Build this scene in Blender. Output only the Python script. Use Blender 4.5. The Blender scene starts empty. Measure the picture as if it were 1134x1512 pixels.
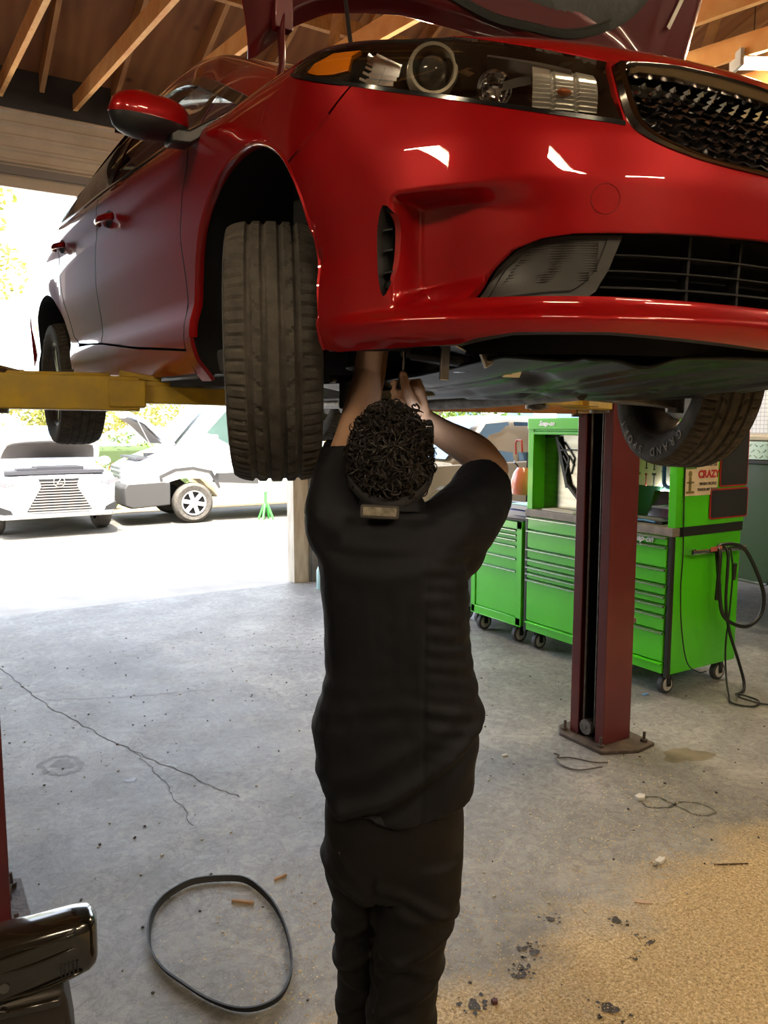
import bpy,bmesh,math,random
from mathutils import Vector as V, Matrix as M, noise as mnoise
from mathutils.geometry import delaunay_2d_cdt
random.seed(7)
PI=math.pi
SC=bpy.context.scene
COL=SC.collection
# ---------- materials ----------
MATS={}
def new_mat(name):
    m=bpy.data.materials.new(name); m.use_nodes=True
    nt=m.node_tree; return m,nt,nt.nodes['Principled BSDF']
def mat(name,col,rough=.5,metal=0.,coat=0.,spec=.5,var=0.,vscale=8.,bump=0.,bscale=60.,col2=None,emit=None,es=1.,coatr=.03,stretch=None,rvar=0.,sheen=0.):
    if name in MATS: return MATS[name]
    m,nt,b=new_mat(name)
    b.inputs['Base Color'].default_value=(*col,1); b.inputs['Roughness'].default_value=rough
    b.inputs['Metallic'].default_value=metal; b.inputs['Coat Weight'].default_value=coat
    b.inputs['Coat Roughness'].default_value=coatr; b.inputs['Specular IOR Level'].default_value=spec
    if sheen: b.inputs['Sheen Weight'].default_value=sheen; b.inputs['Sheen Roughness'].default_value=.5
    if emit: b.inputs['Emission Color'].default_value=(*emit,1); b.inputs['Emission Strength'].default_value=es
    if var or bump or col2 or rvar:
        tc=nt.nodes.new('ShaderNodeTexCoord'); mp=nt.nodes.new('ShaderNodeMapping')
        nt.links.new(tc.outputs['Object'],mp.inputs[0])
        if stretch: mp.inputs['Scale'].default_value=stretch
    if var or col2 or rvar:
        n=nt.nodes.new('ShaderNodeTexNoise'); n.inputs['Scale'].default_value=vscale; n.inputs['Detail'].default_value=6
        nt.links.new(mp.outputs[0],n.inputs['Vector'])
        r=nt.nodes.new('ShaderNodeValToRGB'); r.color_ramp.elements[0].position=.3; r.color_ramp.elements[1].position=.7
        c2=col2 or tuple(min(1,c*(1+var)) for c in col); c1=col if col2 else tuple(c*(1-var) for c in col)
        r.color_ramp.elements[0].color=(*c1,1); r.color_ramp.elements[1].color=(*c2,1)
        nt.links.new(n.outputs[0],r.inputs[0])
        if var or col2: nt.links.new(r.outputs[0],b.inputs['Base Color'])
        if rvar:
            mr=nt.nodes.new('ShaderNodeMapRange'); mr.inputs[1].default_value=.3; mr.inputs[2].default_value=.7
            mr.inputs[3].default_value=rough-rvar; mr.inputs[4].default_value=rough+rvar
            nt.links.new(n.outputs[0],mr.inputs[0]); nt.links.new(mr.outputs[0],b.inputs['Roughness'])
    if bump:
        n2=nt.nodes.new('ShaderNodeTexNoise'); n2.inputs['Scale'].default_value=bscale; n2.inputs['Detail'].default_value=4
        nt.links.new(mp.outputs[0],n2.inputs['Vector'])
        bp=nt.nodes.new('ShaderNodeBump'); bp.inputs['Strength'].default_value=bump; bp.inputs['Distance'].default_value=.01
        nt.links.new(n2.outputs[0],bp.inputs['Height']); nt.links.new(bp.outputs[0],b.inputs['Normal'])
    MATS[name]=m; return m
def glass_mat(name,tint=(1,1,1),refl=.12,rough=.02):
    if name in MATS: return MATS[name]
    m=bpy.data.materials.new(name); m.use_nodes=True; nt=m.node_tree; nt.nodes.clear()
    o=nt.nodes.new('ShaderNodeOutputMaterial'); mx=nt.nodes.new('ShaderNodeMixShader'); t=nt.nodes.new('ShaderNodeBsdfTransparent')
    g=nt.nodes.new('ShaderNodeBsdfGlossy'); f=nt.nodes.new('ShaderNodeLayerWeight'); mr=nt.nodes.new('ShaderNodeMapRange')
    t.inputs[0].default_value=(*tint,1); g.inputs['Roughness'].default_value=rough; f.inputs['Blend'].default_value=.25
    mr.inputs[3].default_value=refl*.5; mr.inputs[4].default_value=min(1,refl*5)
    nt.links.new(f.outputs['Fresnel'],mr.inputs[0]); nt.links.new(mr.outputs[0],mx.inputs[0])
    nt.links.new(t.outputs[0],mx.inputs[1]); nt.links.new(g.outputs[0],mx.inputs[2]); nt.links.new(mx.outputs[0],o.inputs[0])
    MATS[name]=m; return m
# ---------- mesh builder ----------
class MB:
    def __init__(s): s.v=[]; s.f=[]; s.m=[]
    def add(s,vs,fs,mi=0):
        n=len(s.v); s.v+= [tuple(v) for v in vs]; s.f+=[tuple(i+n for i in f) for f in fs]; s.m+=[mi]*len(fs); return s
    def box(s,c,d,rot=None,mi=0,taper=1.):
        x,y,z=[k/2 for k in d]; vs=[V((sx*x*(taper if sz>0 else 1),sy*y*(taper if sz>0 else 1),sz*z)) for sz in(-1,1) for sy in(-1,1) for sx in(-1,1)]
        if rot is not None:
            R=rot if isinstance(rot,M) else M.Rotation(rot,3,'Z'); vs=[R@v for v in vs]
        vs=[v+V(c) for v in vs]
        return s.add(vs,[(0,2,3,1),(4,5,7,6),(0,1,5,4),(2,6,7,3),(0,4,6,2),(1,3,7,5)],mi)
    def bb(s,a,b,mi=0):
        return s.box([(a[i]+b[i])/2 for i in range(3)],[abs(b[i]-a[i]) for i in range(3)],mi=mi)
    def beam(s,p,q,w,h,up=(0,0,1),mi=0):
        p,q=V(p),V(q); d=(q-p); L=d.length; d.normalize(); u=V(up); x=d.cross(u)
        if x.length<1e-4: x=d.cross(V((1,0,0)))
        x.normalize(); u=x.cross(d); R=M((x,d,u)).transposed()
        return s.box((p+q)/2,(w,L,h),R,mi)
    def loft(s,rings,cap=True,closed=True,mi=0,flip=False):
        n=len(rings[0]); vs=[p for r in rings for p in r]; fs=[]
        for i in range(len(rings)-1):
            for j in range(n if closed else n-1):
                k=(j+1)%n; f=(i*n+j,i*n+k,(i+1)*n+k,(i+1)*n+j)
                fs.append(f[::-1] if flip else f)
        if cap and closed:
            fs.append(tuple(range(n))[::-1] if not flip else tuple(range(n))); b=(len(rings)-1)*n
            fs.append(tuple(range(b,b+n)) if not flip else tuple(range(b,b+n))[::-1])
        return s.add(vs,fs,mi)
    def tube(s,pts,r,n=10,mi=0,closed=False,flat=None):
        pts=[V(p) for p in pts]; rings=[]; N=len(pts)
        up=None
        for i,p in enumerate(pts):
            if closed: t=pts[(i+1)%N]-pts[i-1]
            else: t=pts[min(i+1,N-1)]-pts[max(i-1,0)]
            t.normalize()
            if up is None:
                up=V((0,0,1)) if abs(t.z)<.9 else V((1,0,0))
            x=t.cross(up)
            if x.length<1e-5: x=t.cross(V((0,1,0)))
            x.normalize(); u=x.cross(t); up=u
            rr=r[i] if isinstance(r,(list,tuple)) else r
            a,b=(flat if flat else (1,1))
            rings.append([p+x*math.cos(2*PI*k/n)*rr*a+u*math.sin(2*PI*k/n)*rr*b for k in range(n)])
        if closed: rings.append(rings[0])
        return s.loft(rings,cap=not closed,mi=mi,flip=True)
    def cyl(s,p,q,r,n=20,mi=0,r2=None):
        return s.tube([p,q],[r,r if r2 is None else r2],n,mi)
    def lathe(s,prof,n=32,axis='Z',c=(0,0,0),mi=0,a0=0,a1=2*PI):
        rings=[]; full=abs(a1-a0-2*PI)<1e-6
        for k in range(n+(0 if full else 1)):
            a=a0+(a1-a0)*k/n; ca,sa=math.cos(a),math.sin(a); ring=[]
            for r,h in prof:
                p={'Z':(r*ca,r*sa,h),'X':(h,r*ca,r*sa),'Y':(r*sa,h,r*ca)}[axis]
                ring.append((p[0]+c[0],p[1]+c[1],p[2]+c[2]))
            rings.append(ring)
        if full: rings.append(rings[0])
        return s.loft(rings,cap=False,closed=False,mi=mi)
    def prism(s,poly,h0,h1,axis='Z',mi=0):
        def P(a,b,h): return {'Z':(a,b,h),'X':(h,a,b),'Y':(a,h,b)}[axis]
        return s.loft([[P(a,b,h0) for a,b in poly],[P(a,b,h1) for a,b in poly]],mi=mi)
    def sphere(s,c,r,n=16,m=10,mi=0):
        if not isinstance(r,(tuple,list)): r=(r,r,r)
        rings=[]
        for i in range(m+1):
            t=-PI/2+PI*i/m; k=max(math.cos(t),1e-3)
            rings.append([(c[0]+r[0]*k*math.cos(2*PI*j/n),c[1]+r[1]*k*math.sin(2*PI*j/n),c[2]+r[2]*math.sin(t)) for j in range(n)])
        return s.loft(rings,mi=mi)
    def xf(s,Mx):
        s.v=[tuple(Mx@V(v)) for v in s.v]; return s
    def join(s,o,Mx=None):
        return s.add([Mx@V(v) for v in o.v] if Mx else o.v,o.f)
def rrect(w,h,r,n=4,cx=0,cy=0):
    o=[]
    for sx,sy,a in((1,1,0),(-1,1,PI/2),(-1,-1,PI),(1,-1,1.5*PI)):
        for k in range(n+1):
            t=a+PI/2*k/n; o.append((cx+sx*(w/2-r)+r*math.cos(t),cy+sy*(h/2-r)+r*math.sin(t)))
    return o
def finish(ob,smooth=40,bevel=0,seg=2,recalc=True):
    me=ob.data
    if recalc:
        bm=bmesh.new(); bm.from_mesh(me); bmesh.ops.remove_doubles(bm,verts=bm.verts,dist=1e-5); bmesh.ops.recalc_face_normals(bm,faces=bm.faces); bm.to_mesh(me); bm.free()
    if smooth:
        for p in me.polygons: p.use_smooth=True
        if smooth<180: me.set_sharp_from_angle(angle=math.radians(smooth))
    if bevel:
        md=ob.modifiers.new('bevel','BEVEL'); md.width=bevel; md.segments=seg; md.limit_method='ANGLE'; md.angle_limit=math.radians(35); md.harden_normals=False
def obj(name,mb,mats,parent=None,smooth=40,bevel=0,seg=2,recalc=True,loc=None,rot=None):
    me=bpy.data.meshes.new(name); me.from_pydata([tuple(v) for v in mb.v],[],mb.f); me.update()
    if not isinstance(mats,(list,tuple)): mats=[mats]
    for m in mats: me.materials.append(m)
    if len(mats)>1: me.polygons.foreach_set('material_index',mb.m)
    ob=bpy.data.objects.new(name,me); COL.objects.link(ob)
    if parent: ob.parent=parent
    if loc is not None: ob.location=loc
    if rot is not None: ob.rotation_euler=rot
    finish(ob,smooth,bevel,seg,recalc)
    return ob
def tag(o,label=None,cat=None,group=None,kind=None):
    if label: o['label']=label
    if cat: o['category']=cat
    if group: o['group']=group
    if kind: o['kind']=kind
    return o
def thing(name,label,cat,loc=(0,0,0),rot=(0,0,0),group=None):
    o=bpy.data.objects.new(name,None); COL.objects.link(o); o.location=loc; o.rotation_euler=rot; o.empty_display_size=.1
    return tag(o,label,cat,group)
def structure(name,mb,m,**k):
    return tag(obj(name,mb,m,**k),kind='structure')
def copy_tree(o,parent=None):
    c=o.copy(); COL.objects.link(c); c.parent=parent
    for ch in list(o.children): copy_tree(ch,c)
    return c
def catmull(pts,n=8,closed=False):
    P=[V(p) for p in pts]; N=len(P); out=[]
    for i in range(N if closed else N-1):
        p0=P[i-1] if (i>0 or closed) else P[0]*2-P[1]; p1=P[i]; p2=P[(i+1)%N]
        p3=P[(i+2)%N] if (i+2<N or closed) else p2*2-p1
        for k in range(n):
            t=k/n; out.append(.5*((2*p1)+(p2-p0)*t+(2*p0-5*p1+4*p2-p3)*t*t+(3*p1-p0-3*p2+p3)*t**3))
    if not closed: out.append(P[-1])
    return out
def text_mesh(txt,size,depth=.002,shear=0,bold=0):
    cu=bpy.data.curves.new('t','FONT'); cu.body=txt; cu.size=size; cu.extrude=depth; cu.shear=shear; cu.offset=bold; cu.align_x='CENTER'; cu.align_y='CENTER'; cu.resolution_u=3
    o=bpy.data.objects.new('t',cu); COL.objects.link(o)
    dg=bpy.context.evaluated_depsgraph_get(); me=bpy.data.meshes.new_from_object(o.evaluated_get(dg))
    mb=MB(); mb.add([tuple(v.co) for v in me.vertices],[tuple(p.vertices) for p in me.polygons])
    bpy.data.objects.remove(o); bpy.data.curves.remove(cu); bpy.data.meshes.remove(me)
    return mb
def text_obj(name,txt,size,m,parent,Mx,depth=.002,shear=0,bold=0,bend=0):
    mb=text_mesh(txt,size,depth,shear,bold); mb.xf(Mx)
    return obj(name,mb,m,parent,smooth=0,recalc=False)
def frame(o,x,z):   # matrix whose local X=x, local Z=z (text plane normal)
    x=V(x).normalized(); z=V(z).normalized(); y=z.cross(x)
    R=M((x,y,z)).transposed().to_4x4(); R.translation=V(o); return R
PAINT=mat('red_car_paint',(.29,.0012,.003),.38,.25,1.,coatr=.012,spec=.1)
BLK=mat('black_plastic',(.012,.012,.013),.42)
BLKG=mat('gloss_black',(.006,.006,.007),.12,coat=.6)
BLKM=mat('matt_black',(.008,.008,.009),.8)
TRAY=mat('undertray_plastic',(.010,.011,.010),.30,spec=.22,bump=.06,bscale=20)
CHROME=mat('chrome',(.85,.85,.86),.08,1.)
DCHROME=mat('dark_chrome',(.13,.115,.10),.12,1.)
ALU=mat('aluminium',(.55,.55,.56),.32,1.,var=.15,vscale=20)
STEEL=mat('dirty_steel',(.20,.19,.18),.45,.8,var=.4,vscale=25)
RUBBER=mat('tyre_rubber',(.062,.055,.045),.8,var=.4,vscale=30,bump=.25,bscale=250)
RUBW=mat('tyre_letter_grey',(.34,.32,.29),.7)
GREEN=mat('lime_green_enamel',(.085,.66,.010),.28,0,.5,var=.06,vscale=3)
YELLOW=mat('yellow_lift_paint',(.55,.36,.02),.45,0,.1,col2=(.38,.27,.05),vscale=14,bump=.1)
ORANGE=mat('faded_orange_paint',(.62,.36,.12),.5,var=.25,vscale=12)
MAROON=mat('maroon_lift_paint',(.13,.018,.020),.38,0,.25,var=.15,vscale=6)
PLATE=mat('grimy_base_plate',(.10,.075,.06),.65,.3,var=.4,vscale=20,bump=.3)
LENS=glass_mat('clear_lens',(1,.99,.96),.20)
GLASS=glass_mat('window_glass',(.42,.46,.44),.16)
AMBER=mat('amber_plastic',(.95,.26,.01),.2,0,.5,emit=None)
WHITE=mat('white_car_paint',(.86,.87,.88),.25,0,.8)
# ---------- car body surface: a = arc length along the plan outline from the nose, z = height ----------
def clamp(v,a=0.,b=1.): return a if v<a else b if v>b else v
def sst(a,b,v):
    t=clamp((v-a)/(b-a)); return t*t*(3-2*t)
def lut(tab,v):
    if v<=tab[0][0]: return tab[0][1]
    for (a,p),(b,q) in zip(tab,tab[1:]):
        if v<=b:
            t=(v-a)/(b-a); return p+(q-p)*t
    return tab[-1][1]
def slut(tab,v,w=.02):   # smoothed table
    return .25*lut(tab,v-w)+.5*lut(tab,v)+.25*lut(tab,v+w)
PLAN=[]
def _mkplan():
    pts=[]
    n=400
    for i in range(n+1):
        th=math.pi/2*i/n
        x=-.89*math.sin(th)**(2/2.6); y=-.2-.68*math.cos(th)
        pts.append((x,y))
    pts=[p for i,p in enumerate(pts) if i%2==0 or i>n-20]
    y=-.2
    while y<3.66:
        y+=.05
        x=-.89+ (0 if y<2.75 else .07*((y-2.75)/.93)**2)
        pts.append((x,y))
    a=0; out=[]
    for i,p in enumerate(pts):
        if i: a+=math.hypot(p[0]-pts[i-1][0],p[1]-pts[i-1][1])
        q=pts[max(0,i-2)]; r=pts[min(len(pts)-1,i+2)]
        tx,ty=r[0]-q[0],r[1]-q[1]; l=math.hypot(tx,ty)
        if i==0: tx,ty,l=-1,0,1
        out.append((a,p[0],p[1],-ty/l,tx/l))   # outward normal for right side (x<0)
    return out
PLAN=_mkplan(); AMAX=PLAN[-1][0]
_PA=[p[0] for p in PLAN]
import bisect
def plan(a):
    a=clamp(a,0,AMAX)
    i=min(max(bisect.bisect_right(_PA,a)-1,0),len(PLAN)-2)
    p,q=PLAN[i],PLAN[i+1]; t=(a-p[0])/(q[0]-p[0])
    r=[p[k]+(q[k]-p[k])*t for k in range(1,5)]
    return r
def a_of_y(y):
    lo,hi=0,AMAX
    for _ in range(40):
        m=(lo+hi)/2
        if plan(m)[1]<y: lo=m
        else: hi=m
    return lo
ZT=[(-.9,.765),(-.8,.775),(-.65,.80),(-.45,.83),(-.23,.855),(0,.87),(.3,.88),(.6,.885),(1.0,.905),(1.6,.94),(2.7,.98),(3.3,.985),(3.7,.96)]
def ztop(y): return slut(ZT,y,.06)
LOWS=[(.15,.075),(.19,.05),(.23,.022),(.29,.006),(.345,.008),(.395,.022),(.47,.015),(.58,0),(.9,0)]
LOWF=[(.15,.10),(.19,.055),(.21,.03),(.235,.0),(.265,-.012),(.285,.01),(.32,.012),(.42,.006),(.5,.004),(.58,.012),(.66,.03),(.72,.05)]
A_ARCHF=None
def recess(a,z,x,y):
    # sculpted scoop around the slim vertical vent at the bumper corner
    if y>-.3 or y<-.80: return 0
    u=(y+.52)/.30          # 0 at the vent, -1 inboard
    up=.492; lo=.285
    if y>-.51: ed=sst(-.478,-.51,y)
    else: ed=sst(-.76,-.52,y)
    wq=sst(-.56,-.72,y); top=sst(up+.002+.018*wq,up-.011-.040*wq,z)
    bot=sst(lo-.002,lo+.05+.05*clamp(-u),z)
    return .072*ed*top*bot
def off(a,z):
    x,y,nx,ny=plan(a)
    h=ztop(y)-z
    wf=sst(-.45,-.80,y)
    lows=slut(LOWS,z,.012); lowf=slut(LOWF,z,.006)
    wl=sst(-.25,-.5,y)
    d=lows*(1-wl)+lowf*wl
    amp=.13 if y<.2 else .13-.095*sst(.2,.6,y)
    hh=max(h,-.02)
    d+=amp*math.exp(-hh/.024)*(1-wf)+(.10*math.exp(-hh/.035))*wf
    # crease under the handles / hip line
    if y>.1:
        zc=.80+.02*y
        d+=.006*math.exp(-((z-zc+.045)/.035)**2)*sst(.1,.6,y)
    # wheel arch flare
    for yc in (0.,2.70):
        r=math.hypot(y-yc,z-.32)
        if .3<r<.5: d-=.007*(1-sst(.36,.46,r))*(1 if y>-.45 else 0)
    if y<-.3: d+=recess(a,z,x,y)
    return d
def P0(a,z):
    x,y,nx,ny=plan(a); d=off(a,z)
    return (x-nx*d,y-ny*d,z)
def PN(a,z,e=.004):
    p=P0(a-e,z) if a-e>0 else P0(0,z); q=P0(a+e,z); r=P0(a,z-e); s=P0(a,z+e)
    u=[q[i]-p[i] for i in range(3)]; v=[s[i]-r[i] for i in range(3)]
    n=[u[1]*v[2]-u[2]*v[1],u[2]*v[0]-u[0]*v[2],u[0]*v[1]-u[1]*v[0]]
    l=math.sqrt(sum(c*c for c in n)) or 1
    n=[c/l for c in n]
    px,py,nx,ny=plan(a)
    if n[0]*nx+n[1]*ny<0: n=[-c for c in n]
    return n
# =================== the red sedan on the lift ===================
CO=V((1.61,1.78,1.69))
car=thing('sedan','glossy red sedan with raised hood, held up on the lift above the mechanic','car',CO,(math.radians(1.2),0,math.radians(1.1)),None)
def inpoly(x,y,P):
    c=False; j=len(P)-1
    for i in range(len(P)):
        xi,yi=P[i]; xj,yj=P[j]
        if (yi>y)!=(yj>y) and x<(xj-xi)*(y-yi)/(yj-yi)+xi: c=not c
        j=i
    return c
def densify(P,s=.012):
    o=[]
    for i in range(len(P)):
        a,b=P[i],P[(i+1)%len(P)]; L=math.hypot(b[0]-a[0],b[1]-a[1]); n=max(1,int(L/s))
        for k in range(n): o.append((a[0]+(b[0]-a[0])*k/n,a[1]+(b[1]-a[1])*k/n))
    return o
def segd(p,a,b):
    dx,dy=b[0]-a[0],b[1]-a[1]; t=clamp(((p[0]-a[0])*dx+(p[1]-a[1])*dy)/(dx*dx+dy*dy+1e-12))
    return math.hypot(p[0]-a[0]-t*dx,p[1]-a[1]-t*dy)
def smooth_poly(P,n=6): return [(p.x,p.y) for p in catmull([(a,b,0) for a,b in P],n)]
def panel(name,outer,holes=(),sides='R',step=.014,m=None,skirt=.012,push=0.,fine=None,parent=None,surf=None,nrm=None,da=.012):
    m=m or PAINT; surf=surf or P0; nrm=nrm or PN; parent=parent or car
    loops=[densify(L,da) for L in [outer]+list(holes)]
    pts=[];edges=[]
    for L in loops:
        b=len(pts); pts+=L; edges+=[(b+i,b+(i+1)%len(L)) for i in range(len(L))]
    nb=len(pts)
    xs=[p[0] for p in outer]; ys=[p[1] for p in outer]
    allL=[(L[i],L[(i+1)%len(L)]) for L in loops for i in range(len(L))]
    # interior grid
    def grid(x0,x1,y0,y1,sx,sy):
        nx=max(1,int((x1-x0)/sx)); ny=max(1,int((y1-y0)/sy))
        for i in range(nx+1):
            for j in range(ny+1):
                yield x0+(x1-x0)*i/nx, y0+(y1-y0)*j/ny
    cell={}
    cs=.02
    for s in allL:
        k=(int(s[0][0]//cs),int(s[0][1]//cs)); cell.setdefault(k,[]).append(s)
    def near(p,d):
        kx,ky=int(p[0]//cs),int(p[1]//cs)
        for i in(-1,0,1):
            for j in(-1,0,1):
                for s in cell.get((kx+i,ky+j),()):
                    if segd(p,*s)<d: return True
        return False
    zones=[(min(xs),max(xs),min(ys),max(ys),step)]
    fz=fine or []
    for (x0,x1,y0,y1,st) in zones+list(fz):
        for p in grid(x0,x1,y0,y1,st*1.3,st):
            if st==step and any(a<p[0]<b and c<p[1]<d for a,b,c,d,_ in fz): continue
            if inpoly(*p,loops[0]) and not any(inpoly(*p,h) for h in loops[1:]) and not near(p,st*.45): pts.append(p)
    vo,eo,fo,*_=delaunay_2d_cdt([V(p) for p in pts],edges,[],0,1e-6)
    tris=[]
    for f in fo:
        cx=sum(vo[i][0] for i in f)/3; cy=sum(vo[i][1] for i in f)/3
        if inpoly(cx,cy,loops[0]) and not any(inpoly(cx,cy,h) for h in loops[1:]): tris.append(tuple(f))
    used=sorted({i for f in tris for i in f}); mp={u:k for k,u in enumerate(used)}
    uv=[(vo[u][0],vo[u][1]) for u in used]; tris=[tuple(mp[i] for i in f) for f in tris]
    cnt={}
    for f in tris:
        for i in range(3):
            e=(f[i],f[(i+1)%3]); cnt[tuple(sorted(e))]=cnt.get(tuple(sorted(e)),0)+1
    def make(sgn):
        vs=[];ns=[]
        for a,z in uv:
            n=nrm(a,z); p=surf(a,z); p=[p[i]+n[i]*push for i in range(3)]
            vs.append((p[0]*sgn,p[1],p[2])); ns.append((n[0]*sgn,n[1],n[2]))
        fs=[]
        for f in tris:
            a,b,c=[V(vs[i]) for i in f]
            g=(b-a).cross(c-a); fs.append(f if g.dot(V(ns[f[0]]))>0 else f[::-1])
        bd={}
        for f in list(fs):
            for i in range(3):
                e=(f[i],f[(i+1)%3])
                if cnt[tuple(sorted(e))]==1:
                    if both and abs(uv[e[0]][0])<1e-4 and abs(uv[e[1]][0])<1e-4: continue
                    for k in e:
                        if k not in bd:
                            bd[k]=len(vs); n=V(ns[k]); p=V(vs[k])-n*skirt; vs.append(tuple(p)); ns.append(ns[k])
                    fs.append((e[1],e[0],bd[e[0]],bd[e[1]]))
        return vs,ns,fs
    both=(sides=='B')
    out=[]
    if both:
        v1,n1,f1=make(1); v2,n2,f2=make(-1)
        k=len(v1); sets=[(v1+v2,n1+n2,f1+[tuple(i+k for i in f) for f in f2])]
    else:
        sets=[]
        if 'R' in sides: sets.append(make(1))
        if 'L' in sides: sets.append(make(-1))
    for vs,ns,fs in sets:
        me=bpy.data.meshes.new(name); me.from_pydata(vs,[],fs); me.update()
        for p in me.polygons: p.use_smooth=True
        me.normals_split_custom_set_from_vertices(ns)
        me.materials.append(m)
        if any(k in name for k in('door','quarter','sill')):
            me.materials.append(BLKM)  # inward panel edges coloured black for the shade inside the gaps
            for p in me.polygons:
                if p.vertices[-1]>=len(uv): p.material_index=1
        ob=bpy.data.objects.new(name,me); COL.objects.link(ob); ob.parent=parent; out.append(ob)
    return out
# ---- outlines in (a,z) ----
ARCH=smooth_poly([(1.172,.221),(1.172,.31),(1.193,.424),(1.226,.532),(1.273,.605),(1.34,.655),(1.43,.690),(1.53,.702),(1.65,.688),(1.75,.650),(1.83,.585),(1.905,.485),(1.945,.37),(1.950,.26),(1.925,.20)],5)
i0=min(range(len(ARCH)),key=lambda i:abs(ARCH[i][0]-1.273)+abs(ARCH[i][1]-.605))
archF=ARCH[:i0+1]; archR=ARCH[i0:]
LAMPLOW=smooth_poly([(1.283,.785),(1.172,.740),(1.060,.707),(.934,.670),(.822,.640),(.698,.613),(.550,.592)],4)
LAMPTOP=smooth_poly([(.572,.716),(.699,.742),(.809,.768),(.900,.798),(.96,.822)],4)
LAMPTOP+=[(a,ztop(plan(a)[1])-.001) for a in (.99,1.03,1.08,1.13,1.18,1.22,1.255)]+[(1.278,.835),(1.285,.81),(1.283,.785)]
LOWO=[(0,.296),(.215,.295),(.433,.299),(.578,.302),(.824,.302),(.797,.347),(.745,.388),(.691,.404),(.632,.410),(.510,.413),(.373,.416),(.235,.419),(0,.421)]
GROUT=smooth_poly([(0,.522),(.246,.529),(.367,.536),(.452,.551),(.517,.574),(.546,.600),(.562,.655),(.568,.713)],4)+[(.425,.717),(.331,.712),(.203,.704),(0,.698)]
GRIN=smooth_poly([(0,.534),(.245,.542),(.367,.551),(.452,.571),(.503,.597),(.526,.648),(.534,.706)],4)+[(.425,.711),(.331,.706),(.203,.698),(0,.692)]
VENT=[(p.x,p.y) for p in catmull([(.995,.478,0),(.973,.462,0),(.968,.43,0),(.972,.359,0),(.985,.325,0),(.998,.314,0),(1.007,.345,0),(1.010,.40,0),(1.007,.447,0)],4,True)]
gapA=[(1.273,.605),(1.230,.618),(1.150,.659),(1.090,.7155)]
def zt_a(a): return ztop(plan(a)[1])
topline=[(a,zt_a(a)) for a in [1.30,1.2,1.1,1.0,.9,.8,.7,.6,.5,.4,.3,.2,.1,0]]
# lamp polygon + bumper
bump_outer=[(0,.221),(.198,.221),(.567,.239),(.733,.238),(.807,.228),(.835,.220),(.95,.216),(1.127,.214),(1.172,.221)]+archF[1:]
bump_outer+=gapA[1:-1]+[(1.094,.7145)]
lowpart=[p for p in LAMPLOW if p[0]<1.09]
bump_outer+=lowpart+[(.566,.655),(.571,.716)]+[p for p in LAMPTOP if .58<p[0]<.961]+[(.985,zt_a(.985))]+[p for p in topline if p[0]<.97]
G=.004
bumper=panel('front_bumper',bump_outer,[LOWO,GROUT,VENT],sides='B',step=.014,fine=[(.62,1.09,.25,.53,.0055)],skirt=.016)[0]
tag(bumper,None)
# fender with arch
fo=[(p[0]+(G if i<3 else 0),p[1]+.002) for i,p in enumerate(archR)]
fo=[(1.273,.6115),]+archR[1:]+[(1.92,.176),(2.0,.178),(2.004,.271),(1.997,.44),(1.995,.60),(1.97,.70),(1.925,.80),(1.90,.872)]
fo+=[(a,zt_a(a)) for a in (1.88,1.8,1.7,1.6,1.5,1.4,1.31)]+[(1.283,.838),(1.290,.81),(1.2885,.787)]+[(p[0],p[1]-.003) for p in LAMPLOW[1:] if p[0]>1.098]+[(1.093,.7205),(1.153,.6645),(1.233,.6245)]
fenders=panel('front_fender',fo,sides='RL',step=.016,skirt=.012)
# arch lip strip (rolled bright edge) and liner
for sg in(1,-1):
    mb=MB(); n=len(ARCH)
    rings=[]
    for i,(a,z) in enumerate(ARCH):
        if a>1.6 and z<.30: continue
        p=V(P0(a,z)); nn=V(PN(a,z)); q=ARCH[min(i+1,n-1)]; r=ARCH[max(i-1,0)]
        t=(V(P0(*q))-V(P0(*r))).normalized(); b=nn.cross(t).normalized()
        if b.dot(V((0,.03-p.y,.35-p.z)))<0: b=-b
        ring=[p+nn*.001-b*.004,p+nn*.004+b*.001,p+nn*.001+b*.006,p-nn*.02+b*.006,p-nn*.02-b*.003]
        rings.append([(v.x*sg,v.y,v.z) for v in ring])
    mb.loft(rings); obj('arch_trim',mb,PAINT,car,smooth=60)
    mb=MB(); rings=[]
    for i,(a,z) in enumerate(ARCH):
        p=V(P0(a,z)); c=V((p.x,.03,.33)); k=1.02
        y=c.y+(p.y-c.y)*k; zz=c.z+(p.z-c.z)*k
        rings.append([((p.x+.012)*sg,p.y,p.z),((p.x+.03)*sg,y,zz),(-.62*sg,y,zz+.01),(-.50*sg,y*.9,zz+.005)])
    mb.loft(rings,closed=False,cap=False); obj('wheel_arch_liner',mb,BLKM,car)
    mb=MB(); mb.bb((-.50*sg,-.36,.18),(-.47*sg,.50,.75)); obj('inner_wing_panel',mb,BLKM,car)
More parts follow.
